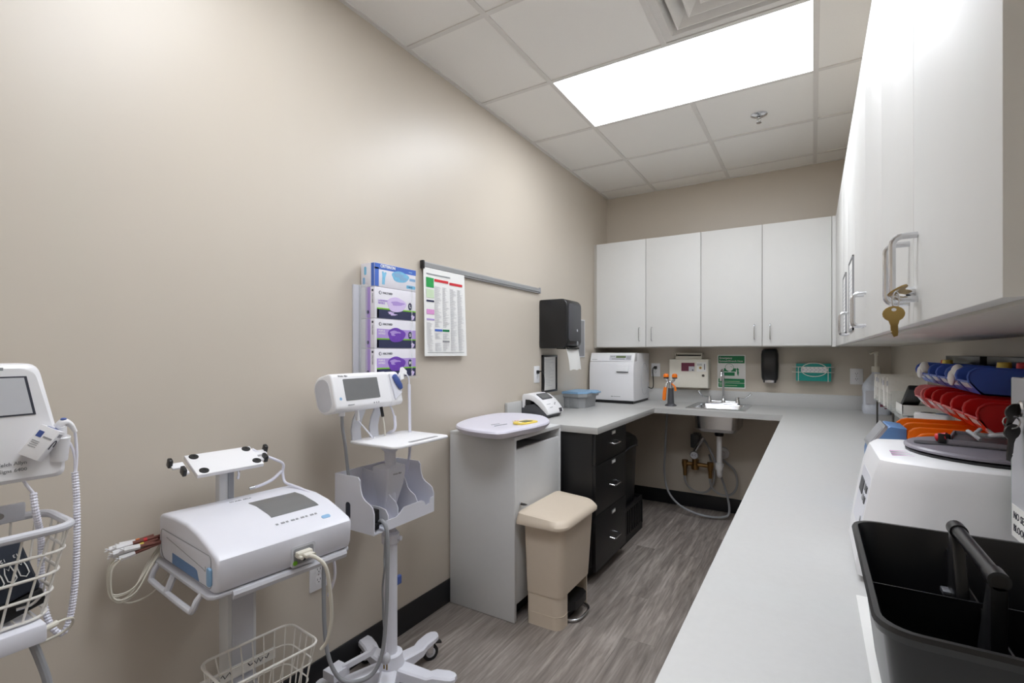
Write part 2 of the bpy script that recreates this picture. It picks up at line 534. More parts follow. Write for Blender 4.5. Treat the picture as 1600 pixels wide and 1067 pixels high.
# ------------------------------------------------------------------ worktop and backsplash
t = Thing('worktop', 'continuous light grey laminate worktop running round three walls', 'countertop', (-.5, 4.0, ZK - .038))
b = MB()
zb = ZK - .038
SX0, SX1, SY0, SY1 = -.795, -.435, 3.865, 4.255    # sink cut-out
b.box((XL + .002, 2.58, zb), (-1.023, 3.735, ZK), M_LAM, .0015)
b.box((XL + .002, 3.735, zb), (SX0, YF - .002, ZK), M_LAM)
b.box((SX0, 3.735, zb), (SX1, SY0, ZK), M_LAM)
b.box((SX0, SY1, zb), (SX1, YF - .002, ZK), M_LAM)
b.box((SX1, 3.735, zb), (-.171, YF - .002, ZK), M_LAM)
b.box((-.171, -1.15, zb), (XR - .002, YF - .002, ZK), M_LAM)
t.part('top', b)
b = MB()
b.box((XL + .002, 2.585, ZK), (XL + .022, YF - .022, ZK + .105), M_LAM, .002)
b.box((XL + .002, YF - .022, ZK), (XR - .002, YF - .002, ZK + .105), M_LAM, .002)
b.box((XR - .022, -1.15, ZK), (XR - .002, YF - .022, ZK + .105), M_LAM, .002)
t.part('backsplash', b)

# ------------------------------------------------------------------ wall cabinets
def pull(p, n, ln=.105, pr=.032, r=.0045):
    """vertical bow pull; p = upper foot on the door, n = outward direction"""
    p = Vector(p); n = Vector(n); d = Vector((0, 0, -ln))
    b = MB()
    c = .013
    pts = [p, p + n * (pr - c)]
    for k in range(1, 5):
        a = R(90 * k / 4)
        pts.append(p + n * (pr - c + c * math.sin(a)) + Vector((0, 0, -(c - c * math.cos(a)))))
    q = p + d
    for k in range(0, 5):
        a = R(90 * (1 - k / 4))
        pts.append(q + n * (pr - c + c * math.sin(a)) + Vector((0, 0, (c - c * math.cos(a)))))
    pts.append(q)
    b.tube(pts, r, M_STEEL, n=10)
    return b
Z0, Z1 = 1.356, 2.258
YD = 4.04
def far_cab(x0, xm, x1, label):
    t = Thing('wall_cabinet', label, 'cabinet', ((x0 + x1) / 2, 4.2, Z0))
    b = MB(); b.box((x0, YD + .02, Z0), (x1, YF - .001, Z1), M_DOORE, .001); t.part('body', b)
    for (a, c, hx) in ((x0, xm, xm - .052), (xm, x1, xm + .052)):
        b = MB(); b.box((a + .002, YD, Z0 + .008), (c - .002, YD + .019, Z1 - .001), M_DOOR, .001)
        d = t.part('door', b)
        t.part('handle', pull((hx, YD, 1.523), (0, -1, 0), .112, .028, .004), d)
far_cab(-1.612, -1.179, -.746, 'white two-door wall cabinet above the autoclave, nearest the left corner')
far_cab(-.746, -.317, .113, 'white two-door wall cabinet on the far wall above the sink and green sign')
b = MB(); b.box((XL + .001, YD + .012, Z0), (-1.613, YF - .001, Z1), M_DOORE, .001)
single('filler_panel', b, 'narrow white filler strip between the left wall and the cabinets', 'filler strip', (-1.626, 4.2, Z0))
XD = .135
b = MB(); b.box((.114, YD + .004, Z0), (.154, YF - .001, Z1), M_DOOR, .001)
single('filler_panel', b, 'narrow white filler strip in the far right corner between the cabinet runs', 'filler strip', (.134, 4.2, Z0))
def right_cab(y0, y1, label, ndoor=2):
    t = Thing('wall_cabinet', label, 'cabinet', ((XD + XR) / 2, (y0 + y1) / 2, Z0))
    b = MB(); b.box((XD + .02, y0, Z0), (XR - .001, y1, Z1), M_DOORE, .001); t.part('body', b)
    ym = (y0 + y1) / 2
    if ndoor == 2:
        for (a, c, hy) in ((y0, ym, ym - .037), (ym, y1, ym + .037)):
            b = MB(); b.box((XD, a + .0015, Z0 + .004), (XD + .019, c - .0015, Z1 - .001), M_DOOR, .001)
            d = t.part('door', b)
            t.part('handle', pull((XD, hy, 1.492), (-1, 0, 0), .097, .031, .0048), d)
    else:
        b = MB(); b.box((XD, y0 + .0015, Z0 + .004), (XD + .019, y1 - .0015, Z1 - .001), M_DOOR, .001)
        t.part('blind_panel', b)
    return t
RC = right_cab(.562, 1.412, 'white wall cabinet on the right with brass keys at its handles, nearest the viewer')
right_cab(1.414, 2.248, 'white wall cabinet on the right between the keyed cabinet and the one bearing paper holders')
right_cab(2.25, 3.084, 'white wall cabinet on the right with two clear paper holders on its doors')
right_cab(3.086, 4.043, 'white blind corner wall cabinet at the far end of the right run', 1)
# lock and keys
b = MB(); b.cyl((XD + .002, .975, 1.408), (XD - .012, .975, 1.408), .009, M_CHROME); 
RC.part('lock', b)
def key_mb(o, x, y, m, L=.058):
    """key in plane x(=width) y(=length, tip at -L)"""
    M = frame(o, x, y)
    b = MB()
    pts = []
    for k in range(15):
        a = R(-62 + (304) * k / 14)
        pts.append((.0135 * math.cos(a) * 1.05, .0115 * math.sin(a)))
    blade = [(-.0062, -.0115), (-.0045, -.017), (-.0045, -L * .72), (-.003, -L * .76), (-.0045, -L * .8), (-.003, -L * .86), (-.001, -L), (.0035, -L * .95), (.0045, -L * .8), (.0045, -.017), (.0062, -.0115)]
    b.prism(pts[:] + [p for p in blade], -.001, .001, m, M=M)
    b.oval(M @ Matrix.Translation((0, 0, .0009)), 0, .006, .0032, .0025, M_CHROME)
    return b
t = Thing('cabinet_keys', 'two brass keys on a ring, one in the lock of the nearest white cabinet', 'keys', (.105, .95, 1.37))
t.part('key', key_mb((.108, .926, 1.407), (.75, -.35, .5), (-.42, -.9, 0), M_BRASS, .05))
b = MB(); b.tube([(.104 + .004 * math.cos(a), .91 , 1.391 + .013 * math.sin(a)) for a in [R(k * 30) for k in range(12)]], .0012, M_STEEL, n=6, closed=True); t.part('key_ring', b)
t.part('key', key_mb((.101, .905, 1.371), (1, .3, .05), (.06, 0, 1), M_BRASS, .034))
# paper holders on the doors
for (ya, yb, lab) in ((2.288, 2.52, 'clear paper holder on the white cabinet doors, the nearer of two'), (2.762, 2.99, 'clear paper holder on the white cabinet doors, the farther of two')):
    t = Thing('document_holder', lab, 'document holder', (XD, (ya + yb) / 2, 1.40), group='paper holders on the cabinet doors')
    b = MB(); b.box((XD - .0035, ya + .006, 1.408), (XD - .0008, yb - .006, 1.68), M_PAPER)
    M = FN((XD - .0036, yb - .02, 1.66))
    for k in range(14): b.strip(M, .0, -.018 * k - .02, .12 + .06 * random.random(), -.018 * k - .016, M_FAINT, .0003)
    t.part('sheet', b)
    b = MB()
    for lo, hi in (((ya, 1.40), (ya + .005, 1.69)), ((yb - .005, 1.40), (yb, 1.69)), ((ya, 1.40), (yb, 1.412)), ((ya, 1.686), (yb, 1.69))):
        b.box((XD - .006, lo[0], lo[1]), (XD - .0004, hi[0], hi[1]), M_GREY)
    t.part('frame', b)

# ------------------------------------------------------------------ left wall: rail, chart, glove boxes, dispenser, outlets
b = MB(); 
t = Thing('display_rail', 'long aluminium paper-gripping rail screwed to the left wall', 'wall rail', (XL, 2.4, 1.735))
prof = [(XL + .0005, 1.728), (XL + .0005, 1.764), (XL + .012, 1.764), (XL + .02, 1.757), (XL + .02, 1.737), (XL + .014, 1.735), (XL + .014, 1.728)]
b.prism(prof, 1.822, 3.012, M_ALU, 'y'); t.part('extrusion', b)
for ya in (1.810, 3.0125):
    b = MB(); b.box((XL + .0005, ya, 1.726), (XL + .0225, ya + .0115, 1.767), M_BLACK if ya < 2 else M_GREY, .002); t.part('end_cap', b, label='black end cap' if ya < 2 else 'grey end cap')
# chart
t = Thing('wall_chart', 'white printed chart with red and green headings hanging from the rail', 'chart', (XL + .02, 1.97, 1.30))
b = MB()
rings = []
for k in range(13):
    z = 1.735 - (1.735 - 1.297) * k / 12
    c = .006 * math.sin(k / 12 * 2.2)
    rings.append([(XL + .017 + c + .004 * (k / 12) ** 3 * (1 if q == 0 else (q / 6.0) ** 2), 1.815 + .33 * q / 6 + (.012 * (k / 12) ** 2 * q / 6), z) for q in range(7)])
b.sheet(rings, M_PAPER, .0012); t.part('sheet', b)
def chart_pt(u, v):   # u along the width 0..1, v 0..1 down
    k = v * 12
    c = .006 * math.sin(v * 2.2)
    return (XL + .0195 + c + .004 * v ** 3 * max(u * u, 0.0) , 1.815 + .33 * u + .012 * v * v * u, 1.735 - .438 * v)
b = MB()
def cbar(u0, v0, u1, v1, m):
    ps = [chart_pt(u0, v1), chart_pt(u1, v1), chart_pt(u1, v0), chart_pt(u0, v0)]
    rr = [[(p[0] + d, p[1], p[2]) for p in ps] for d in (0.0, .0006)]
    b.loft(rr, m)
cbar(.05, .11, .22, .22, M_GREEN); cbar(.05, .24, .22, .34, M_MINT)
cbar(.24, .115, .57, .145, M_REDP); cbar(.6, .125, .93, .155, M_REDP)
cbar(.05, .365, .22, .385, M_NAVY); cbar(.05, .47, .22, .525, M_PINK); cbar(.05, .575, .22, .592, M_LILAC)
cbar(.23, .69, .40, .715, M_CBLUE); cbar(.41, .69, .57, .715, M_SIGNG); cbar(.41, .82, .57, .84, M_GREY)
cbar(.04, .955, .93, .96, M_TEXT)
for c_ in range(5):
    u0 = .05 + .185 * c_
    v = .2 if c_ else .62
    while v < .94:
        if not (c_ in (1, 2) and (.67 < v < .73 or .80 < v < .85)):
            cbar(u0, v, u0 + .06 + .1 * random.random(), v + .0035, M_FAINT)
        v += .0105
cbar(.06, .062, .62, .075, M_TEXT)
t.part('print', b)

# glove boxes in their holder
GX0, GX1, GY0, GY1 = XL + .012, -1.545, 1.432, 1.678
t = Thing('glove_box_holder', 'clear wall holder gripping four stacked glove cartons on the left wall', 'glove box holder', (XL, 1.55, 1.2))
b = MB(); b.box((XL + .0005, 1.395, 1.205), (XL + .010, 1.70, 1.60), M_PALE, .002); t.part('back_plate', b)
b = MB(); b.box((XL + .010, 1.418, 1.200), (GX1 + .006, GY1 + .012, 1.204), M_CLEAR); t.part('base_plate', b)
b = MB()
for yw in (1.648,): b.box((GX1 + .003, yw - .002, 1.204), (GX1 + .0055, yw + .002, 1.60), M_CLEAR)
t.part('retaining_strip', b)
b = MB()
for yw in (1.424,): b.box((XL + .010, yw - .0015, 1.204), (XL + .06, yw + .0015, 1.60), M_CLEAR)
t.part('retaining_strip', b)
def glove_box(z0, z1, size, label, kind):
    t = Thing('glove_box', label, 'glove box', (( GX0 + GX1) / 2, 1.555, z0), group='glove cartons in the wall holder')
    b = MB(); b.box((GX0, GY0, z0 + .0005), (GX1, GY1, z1 - .0005), M_CARD, .002); t.part('carton', b)
    M = FX((GX1, GY0, z0)); W = GY1 - GY0; H = z1 - z0
    S = frame((GX0, GY0, z0), (1, 0, 0), (0, 0, 1)); D = GX1 - GX0
    b = MB()
    if kind == 'blue':
        b.strip(M, .0, H * .74, W, H - .002, M_CBLUE); b.strip(M, .0, .002, .022, H * .8, M_CBLUE)
        b.text('CRITERION', .017, M @ Matrix.Translation((.03, H * .88, .0006)), M_PAPER, bold=.0006)
        b.strip(M, .2, H * .82, .222, H * .86, M_LTBLUE, .0008)
        b.oval(M, .148, .056, .052, .024, M_CYAN, blob=.05)
        b.oval(M, .138, .062, .03, .009, M_LTBLUE, .0009, blob=.1)
        b.oval(M, .165, .050, .026, .007, M_LTBLUE, .0009, blob=.1)
        b.prism([(.04, .012), (.055, .012), (.058, .04), (.066, .064), (.058, .066), (.052, .06), (.048, .068), (.040, .066), (.042, .045)], 0, .0006, M_CYAN, M=M)
        b.strip(M, .205, .045, .243, .057, M_LTBLUE); b.prism(rrect(.185, .010, .243, .025, .006), 0, .0005, M_CYAN, M=M)
        b.text('LARGE', .010, M @ Matrix.Translation((.194, .0175, .0006)), M_NAVY)
        b.prism(rrect(.02, .05, .034, .085, .006), 0, .0005, M_CYAN, M=S); b.prism(rrect(.012, .01, .026, .04, .006), 0, .0005, M_LTBLUE, M=S)
        b.strip(S, .062, .002, .08, H - .002, M_CBLUE)
    else:
        b.oval(M, .030, H * .82, .0075, .0075, M_INK); b.oval(M, .0305, H * .82, .004, .0055, M_CARD, .0009)
        b.text('HALYARD', .0125, M @ Matrix.Translation((.044, H * .82, .0003)), M_INK, bold=.0002)
        b.strip(M, .012, .002, W - .001, H * .30, M_NAVY); b.strip(M, .012, H * .30, W - .001, H * .345, M_GREENL)
        if kind == 'purple':
            b.strip(M, .012, H * .345, W - .001, H * .66, M_LILAC)
            b.text('PURPLE', .011, M @ Matrix.Translation((.02, H * .59, .0005)), M_PAPER); b.text('NITRILE', .011, M @ Matrix.Translation((.02, H * .50, .0005)), M_PAPER)
            b.oval(M, .125, H * .47, .052, .031, M_PURPLE, .0012, blob=.05); b.oval(M, .115, H * .53, .03, .011, M_LILAC, .0014, blob=.12); b.oval(M, .14, H * .47, .03, .008, M_PURPLE, .0018, blob=.15)
        else:
            b.text('LAVENDER', .011, M @ Matrix.Translation((.018, H * .57, .0005)), M_LILAC, bold=.0003); b.text('NITRILE', .011, M @ Matrix.Translation((.018, H * .49, .0005)), M_LILAC, bold=.0003)
            b.oval(M, .125, H * .49, .056, .032, M_LILACP, .0012, blob=.05); b.oval(M, .13, H * .53, .038, .009, M_LILAC, .0015, blob=.15)
            b.oval(M, .09, H * .21, .016, .005, M_LILACP, .0012, blob=.2); b.oval(M, .105, H * .16, .02, .004, M_LILACP, .0012, blob=.2)
        b.oval(M, .208, H * .48, .0115, .0165, M_NAVY, .0012)
        b.text(size, .019, M @ Matrix.Translation((.208, H * .48, .0012)), M_PAPER, 'CENTER', bold=.0004)
        b.oval(M, .225, H * .12, .009, .011, M_LILACP, .0012, blob=.2)
        b.strip(M, .0125, .004, .022, H * .29, M_LILAC if kind == 'purple' else M_GREY)
        b.strip(S, D * .35, .002, D * .70, H - .002, M_LILAC); b.oval(S, D * .52, H * .2, .007, .008, M_NAVY, .0009)
        b.oval(S, D * .85, H * .88, .005, .005, M_INK, .0009)
        b.text('HALYARD', .009, S @ frame((D * .85, H * .78, .0003), (0, -1, 0), (1, 0, 0)), M_INK)
    t.part('print', b)
glove_box(1.208, 1.332, 'M', 'purple nitrile glove carton marked M, lowest of the wall stack', 'purple')
glove_box(1.332, 1.457, 'S', 'purple nitrile glove carton marked S, second from bottom of the stack', 'purple')
glove_box(1.457, 1.590, 'L', 'pale lavender nitrile glove carton marked L, below the blue carton', 'lavender')
glove_box(1.590, 1.690, '', 'blue and white glove carton on top of the wall stack', 'blue')

# paper towel dispenser
DY0, DY1, DZ0, DZ1 = 3.035, 3.275, 1.345, 1.685
t = Thing('paper_towel_dispenser', 'smoky black paper towel dispenser on the left wall with a white towel hanging out', 'towel dispenser', (XL, 3.15, DZ0))
b = MB()
pf = rrect(XL + .0005, DZ0, -1.42, DZ1, (.05, .05, .012, .012), 6)
b.prism(pf, DY0, DY1, M_BLACK, 'y', .012, 3); t.part('body', b)
b = MB(); b.prism(rrect(DY0 + .018, DZ0 + .05, DY1 - .018, DZ1 - .03, .03), -1.4215, -1.4165, M_DARK, 'x', .002); t.part('front_cover', b)
b = MB(); M = FX((-1.4165, 3.19, 1.47)); b.oval(M, 0, 0, .007, .009, M_PALE, .002); b.oval(M, .0, -.09, .011, .015, M_GREY, .004); t.part('sensor', b)
b = MB(); b.box((-1.52, DY0 + .035, DZ0 - .006), (-1.43, DY1 - .02, DZ0 + .006), M_BLACKM); t.part('outlet_slot', b)
b = MB()
rr = []
for k in range(9):
    z = 1.372 - .178 * k / 8
    rr.append([(-1.452 + .02 * math.sin(k / 8 * 1.6) + .004 * math.sin(q * 1.3 + k * .3), 3.062 + .206 * q / 7 + .03 * (k / 8), z - .004 * math.sin(q * 1.9) * (k == 8)) for q in range(8)])
b.sheet(rr, M_PAPER, .0012); t.part('paper_towel', b)

b = MB(); b.box((XL + .0005, 3.60, 1.275), (XL + .012, 3.825, 1.588), M_WHITE, .002); b.box((XL + .012, 3.61, 1.285), (XL + .016, 3.803, 1.578), M_GREY, .001)
single('wall_plate', b, 'flat grey wall plate with a white edge beyond the towel dispenser', 'wall plate', (XL, 3.71, 1.275))

# framed notice
t = Thing('framed_notice', 'black framed printed notice on the left wall under the towel dispenser', 'framed notice', (XL, 3.18, 1.03))
b = MB(); fz0, fz1, fy0, fy1 = 1.03, 1.297, 3.07, 3.292
for lo, hi in (((fy0, fz0), (fy1, fz0 + .014)), ((fy0, fz1 - .014), (fy1, fz1)), ((fy0, fz0), (fy0 + .014, fz1)), ((fy1 - .014, fz0), (fy1, fz1))):
    b.box((XL + .0005, lo[0], lo[1]), (XL + .018, hi[0], hi[1]), M_BLACK, .002)
t.part('frame', b)
b = MB(); b.box((XL + .0006, fy0 + .012, fz0 + .012), (XL + .009, fy1 - .012, fz1 - .012), M_PAPER)
M = FX((XL + .009, fy0 + .02, fz0))
for k in range(17): b.strip(M, .03 * random.random(), .235 - .012 * k, .09 + .09 * random.random(), .2375 - .012 * k, M_FAINT)
t.part('print', b)

def outlet(name, M, label, cat='outlet', plugged=False):
    o = M.translation
    t = Thing(name, label, cat, tuple(o))
    b = MB(); b.prism(rrect(-.039, -.058, .039, .058, .004), .0004, .0055, M_WHITE, M=M, bev=.0015); t.part('cover_plate', b)
    for s_ in (1, -1):
        b = MB(); b.prism(rrect(-.016, s_ * .02 - .0145, .016, s_ * .02 + .0145, .008), .004, .007, M_WHITE, M=M)
        for xx in (-.0062, .0062): b.strip(M @ Matrix.Translation((0, 0, .0068)), xx - .0011, s_ * .02 - .001, xx + .0011, s_ * .02 + .007, M_INK)
        b.oval(M @ Matrix.Translation((0, 0, .0068)), 0, s_ * .02 - .007, .0022, .0022, M_INK)
        t.part('socket', b)
    b = MB(); b.oval(M @ Matrix.Translation((0, 0, .0055)), 0, 0, .003, .003, M_STEEL, .0008); t.part('screw', b)
    return t
outlet('wall_outlet', FX((XL, 1.229, .453)), 'white power outlet low on the left wall behind the recorder cart')
outlet('wall_outlet', FX((XL, 2.998, 1.163)), 'white power outlet on the left wall above the small grey analyser, black plug in it')
outlet('wall_outlet', FY((-1.185, YF, 1.162)), 'white power outlet on the far wall beside the autoclave, black plug in it')
outlet('wall_outlet', FY((.272, YF, 1.14)), 'white power outlet on the far wall beside the sanitiser jug')
# power cords that come with their machines are built below

# ------------------------------------------------------------------ casters
def caster(c, ang, r=.036, m_fork=None):
    """swivel caster, wheel touching the floor at c"""
    b = MB()
    A = Matrix.Translation(Vector((c[0], c[1], 0))) @ Matrix.Rotation(ang, 4, 'Z')
    ax = Matrix.Rotation(R(90), 4, 'X')
    b.lathe([(r * .62, -.011), (r, -.011), (r, .011), (r * .62, .011)], M_RUBBER, A @ Matrix.Translation((0, 0, r)) @ ax)
    b.lathe([(.002, -.0125), (r * .62, -.0115), (r * .62, .0115), (.002, .0125)], M_PALE, A @ Matrix.Translation((0, 0, r)) @ ax)
    for s_ in (-1, 1):
        b.prism([(-.008, r - .008), (.008, r - .008), (.030, r * 2 + .006), (-.012, r * 2 + .006)], s_ * .0135, s_ * .0155, M_CHROME, 'y', M=A)
    b.box((-.014, -.0155, r * 2 + .004), (.032, .0155, r * 2 + .008), M_CHROME, .001, M=A)
    b.cyl((.022, 0, r * 2 + .008), (.022, 0, r * 2 + .024), .010, M_CHROME, M=A)
    b.prism([(-.05, r * 1.75), (-.012, r * 2 + .0), (-.012, r * 2 + .009), (-.05, r * 1.75 + .008)], -.012, .012, M_BLACK, 'y', .002, M=A)
    return b

def star_base(t, P, n, a0, rad, m, hub_r=.045, z_arm=.10):
    for k in range(n):
        a = a0 + 2 * math.pi * k / n
        M = Matrix.Translation((P[0], P[1], 0)) @ Matrix.Rotation(a, 4, 'Z')
        # arm: rises from hub then flat toe
        rings = []
        for (x, zt, th, w_) in ((.02, z_arm + .012, .05, .062), (.09, z_arm + .0, .040, .062), (rad - .075, z_arm - .012, .030, .056), (rad - .05, z_arm - .002, .024, .058), (rad + .0, z_arm - .0, .021, .060), (rad + .022, z_arm - .001, .020, .050), (rad + .034, z_arm - .002, .017, .026)):
            rings.append([(x, -w_ / 2, zt - th), (x, w_ / 2, zt - th), (x, w_ / 2, zt - .006), (x, w_ / 2 - .007, zt), (x, -w_ / 2 + .007, zt), (x, -w_ / 2, zt - .006)])
        b = MB(); b.loft(rings, m, M=M)
        leg = t.part('leg', b)
        c = M @ Vector((rad - .005, 0, 0))
        t.part('caster', caster(c, a + R(180) + (0.6 if k % 2 else -0.5), .030 if z_arm < .1 else .034), leg)

# ------------------------------------------------------------------ cart with monitor, worksurface and accessory bin
PC = (-1.40, 1.378)
t = Thing('monitor_cart', 'white rolling monitor stand with worksurface and divided bin beside the grey cabinet', 'medical cart', (PC[0], PC[1], 0))
star_base(t, PC, 5, R(90), .235, M_COOL)
b = MB(); b.lathe([(.05, .05), (.062, .06), (.058, .09), (.048, .125), (.046, .15), (.04, .152)], M_COOL, Matrix.Translation((PC[0], PC[1], 0))); hub = t.part('hub', b)
b = MB(); b.cyl((PC[0], PC[1], .12), (PC[0], PC[1], .62), .0262, M_COOL, n=28); t.part('lower_pole', b)
b = MB(); b.cyl((PC[0], PC[1], .60), (PC[0], PC[1], .96), .0205, M_COOL, n=28); t.part('upper_pole', b)
b = MB(); b.lathe([(.03, .575), (.034, .58), (.034, .612), (.028, .618)], M_COOL, Matrix.Translation((PC[0], PC[1], 0))); b.cyl((PC[0] + .03, PC[1] + .01, .597), (PC[0] + .044, PC[1] + .014, .597), .009, M_COOL); t.part('clamp_collar', b)
b = MB(); b.prism(rrect(-.008, -.018, .008, .018, .006), 0, .02, M_PROBE, M=frame((PC[0] + .008, PC[1] + .024, .42), (1, 0, 0), (0, 0, 1)) @ Matrix.Translation((0, 0, -.02))); t.part('release_lever', b, label='blue release lever')
# worksurface
b = MB(); b.prism(rrect(-1.512, 1.262, -1.256, 1.572, .03), .968, .979, M_WHITE, 'z', .004)
tr = t.part('worksurface', b)
b = MB(); b.prism(rrect(-1.295, 1.36, -1.275, 1.52, .009), .9786, .9796, M_GREY, 'z'); t.part('pen_groove', b, tr)
b = MB(); b.lathe([(.022, .93), (.05, .955), (.05, .968)], M_COOL, Matrix.Translation((PC[0], PC[1], 0))); t.part('surface_bracket', b)
# accessory bin
zb0 = .665; bx0, bx1, by0, by1 = -1.53, -1.322, 1.222, 1.545
def side_prof(xb, xf, hi=.862):
    return [(xb, zb0), (xf, zb0), (xf, .742), (xf - .008, .762), (xf - .022, .772), (xf - .045, .782), (xf - .06, .795), (xf - .068, .815), (xf - .072, .835), (xf - .072, hi - .012), (xf - .082, hi), (xb, hi)]
b = MB()
b.prism(side_prof(bx0, bx1), by0, by0 + .004, M_COOL, 'y')
b.prism(side_prof(bx0, bx1), by1 - .004, by1, M_COOL, 'y')
b.box((bx0, by0 + .003, zb0), (bx0 + .004, by1 - .003, .862), M_COOL)
fp = [(by0 + .058, zb0), (by1 - .003, zb0), (by1 - .003, .728), (by1 - .02, .725), (by1 - .028, .705), (by1 - .05, .703), (by1 - .062, .722), (by1 - .075, .728), (by0 + .15, .728), (by0 + .13, .712), (by0 + .11, .702), (by0 + .058, .702)]
b.prism(fp, bx1 - .004, bx1, M_COOL, 'x')
b.box((bx0, by0 + .003, zb0), (bx1 - .002, by1 - .003, zb0 + .004), M_COOL)
bn = t.part('accessory_bin', b)
def div_prof(xf): return [(bx0 + .003, zb0 + .003), (xf, zb0 + .003), (xf, .728), (xf - .012, .75), (xf - .035, .762), (xf - .05, .775), (xf - .06, .80), (xf - .09, .845), (bx0 + .003, .855)]
for yd in (by0 + .075, by0 + .13, by0 + .235):
    b = MB(); b.prism(div_prof(bx1 - (.012 if yd > by0 + .1 else .006)) if yd > by0 + .1 else [(bx0 + .003, zb0 + .003), (bx1 - .006, zb0 + .003), (bx1 - .006, .715), (bx1 - .02, .735), (bx1 - .05, .74), (bx0 + .003, .74)], yd - .002, yd + .002, M_COOL, 'y'); t.part('divider', b, bn)
b = MB()
b.loft([[(x, y, z) for (x, y) in rrect(PC[0] - .05 + s_, PC[1] - .048 + s_, PC[0] + .034 - s_ * 1.6, PC[1] + .05 - s_, .008)] for (s_, z) in ((.03, .668), (.022, .70), (.004, .80), (0, .85), (.0, .874), (.008, .878))], M_COOL)
M = FX((PC[0] + .0345, PC[1] - .02, .848)); b.text('Welch Allyn', .009, M, M_GREY)
t.part('pole_cover', b, bn)
b = MB(); b.prism(rrect(-1.47, .70, -1.445, .765, .012), by0 - .0006, by0 + .0005, M_INK, 'y'); t.part('hand_slot', b, bn)
# neck plates from bracket up to the monitor
b = MB()
for yn in (1.295, 1.385):
    rr = [(-1.50, .979), (-1.505, 1.02), (-1.495, 1.06), (-1.478, 1.09), (-1.47, 1.14)]
    b.sheet([[(x, yn - .022, z) for (x, z) in rr], [(x, yn + .022, z) for (x, z) in rr]], M_PALE, .006)
t.part('neck', b)
cart_c = t

# the monitor head (own frame: x = forward/out of the screen, y = along the screen)
rot = R(4)
tm = Thing('vital_signs_monitor', 'white vital signs monitor with grey screen and blue probe on the cart', 'monitor', (-1.455, 1.31, 1.10), rot)
MW = Matrix.Translation((0, 0, .07)) @ Matrix.Rotation(R(-14), 4, 'Y') @ Matrix.Translation((0, 0, -.07))
L0, L1 = -.182, .180
b = MB()
outl = rrect(-.075, 0, .022, .138, (.02, .016, .045, .045), 6)
b.prism(outl, L0, L1 - .075, M_WHITE, 'y', .006, 3, M=MW)
b.prism([(x, z) for (x, z) in rrect(-.075, 0, .018, .138, (.018, .02, .04, .04), 6)], L1 - .0755, L1 - .005, M_WHITE, 'y', .008, 3, M=MW)
body = tm.part('housing', b, world=False)
b = MB(); b.prism(rrect(-.066, .010, .004, .126, .032, 6), L0 - .001, L0 + .0005, M_PALE, 'y', M=MW); tm.part('end_cap', b, body, world=False)
b = MB(); F = MW @ frame((.0224, 0, 0), (0, 1, 0), (0, 0, 1))
b.prism(rrect(L0 + .05, .036, L0 + .222, .115, .003), -.001, .0012, M_SCREEN, M=F)
tm.part('screen', b, body, world=False)
b = MB(); b.text('Welch Allyn', .009, F @ Matrix.Translation((L0 + .03, .126, 0)), M_GREY); b.strip(F, L0 + .055, .0185, L0 + .085, .0215, M_TEXT)
for k in range(3): b.oval(F, L0 + .185 + .012 * k, .018, .003, .003, M_GREY)
b.oval(F, L0 + .026, .045, .0055, .0055, M_LTBLUE)
tm.part('print', b, body, world=False)
# probe well
b = MB(); b.prism([(L1 - .058, .02), (L1 - .012, .045), (L1 - .02, .12), (L1 - .068, .125)], -.004, .0045, M_COOL, M=F, bev=.003); tm.part('probe_well', b, body, world=False)
b = MB(); b.loft([[tuple(F @ Vector((L1 - .05 + .030 * s_ + .0115 * q * math.cos(a), .115 - .055 * s_ + .006 * q * math.cos(a), .010 + .009 * q * math.sin(a)))) for a in [R(36 * k) for k in range(10)]] for (s_, q) in ((-.06, .5), (0, .95), (.4, 1.1), (.8, 1.0), (1.0, .55))], M_PROBE); tm.part('probe_cover_bay', b, body, world=False)
pg = MB()
pw = F @ Matrix.Translation((L1 - .012, .118, .012))
pg.loft([[tuple(pw @ Vector(p)) for p in ((-.012 + dx, -.016 + dz, -.008), (.010 + dx, -.010 + dz, -.008), (.010 + dx, -.010 + dz, .008), (-.012 + dx, -.016 + dz, .008))] for (dx, dz) in ((-.004, -.01), (.0, .012), (.012, .024))] , M_WHITE)
pg.loft([[tuple(pw @ Vector(p)) for p in ((0, .004, -.007), (.014, .030, -.007), (.014, .030, .007), (0, .004, .007))], [tuple(pw @ Vector(p)) for p in ((.03, -.004, -.006), (.036, .012, -.006), (.036, .012, .006), (.03, -.004, .006))]], M_WHITE)
tm.part('thermometer_probe', pg, world=False)
# cords hanging from the monitor (world coordinates)
b = MB()
q0 = tm.W @ (pw @ Vector((.034, .004, 0)))
b.tube([q0, q0 + Vector((.004, .012, -.02)), q0 + Vector((.004, .016, -.05))], .0032, M_CORDL, smooth=6)
b.tube([q0 + Vector((.004, .016, -.048)), q0 + Vector((.002, .02, -.14)), q0 + Vector((-.002, .026, -.24)), q0 + Vector((-.006, .03, -.33)), q0 + Vector((-.02, .03, -.42))], .0062, M_CORDL, n=10, smooth=6); tm.part('probe_cord', b)
b = MB()
b.tube([(-1.47, 1.44, 1.105), (-1.465, 1.452, 1.08), (-1.46, 1.46, 1.05)], .004, M_CORDL, smooth=5); b.tube([(-1.46, 1.46, 1.055), (-1.462, 1.462, 1.0), (-1.5155, 1.47, .965), (-1.52, 1.47, .84)], .006, M_CORDL, n=10, smooth=6); tm.part('pressure_hose', b)
b = MB(); b.cyl((-1.452, 1.19, 1.105), (-1.452, 1.19, 1.085), .011, M_WHITE); b.tube([(-1.452, 1.19, 1.09), (-1.456, 1.196, 1.04), (-1.462, 1.212, .98), (-1.478, 1.235, .90), (-1.48, 1.25, .80)], .0058, M_CORD, n=10, smooth=8); tm.part('sensor_cord', b)
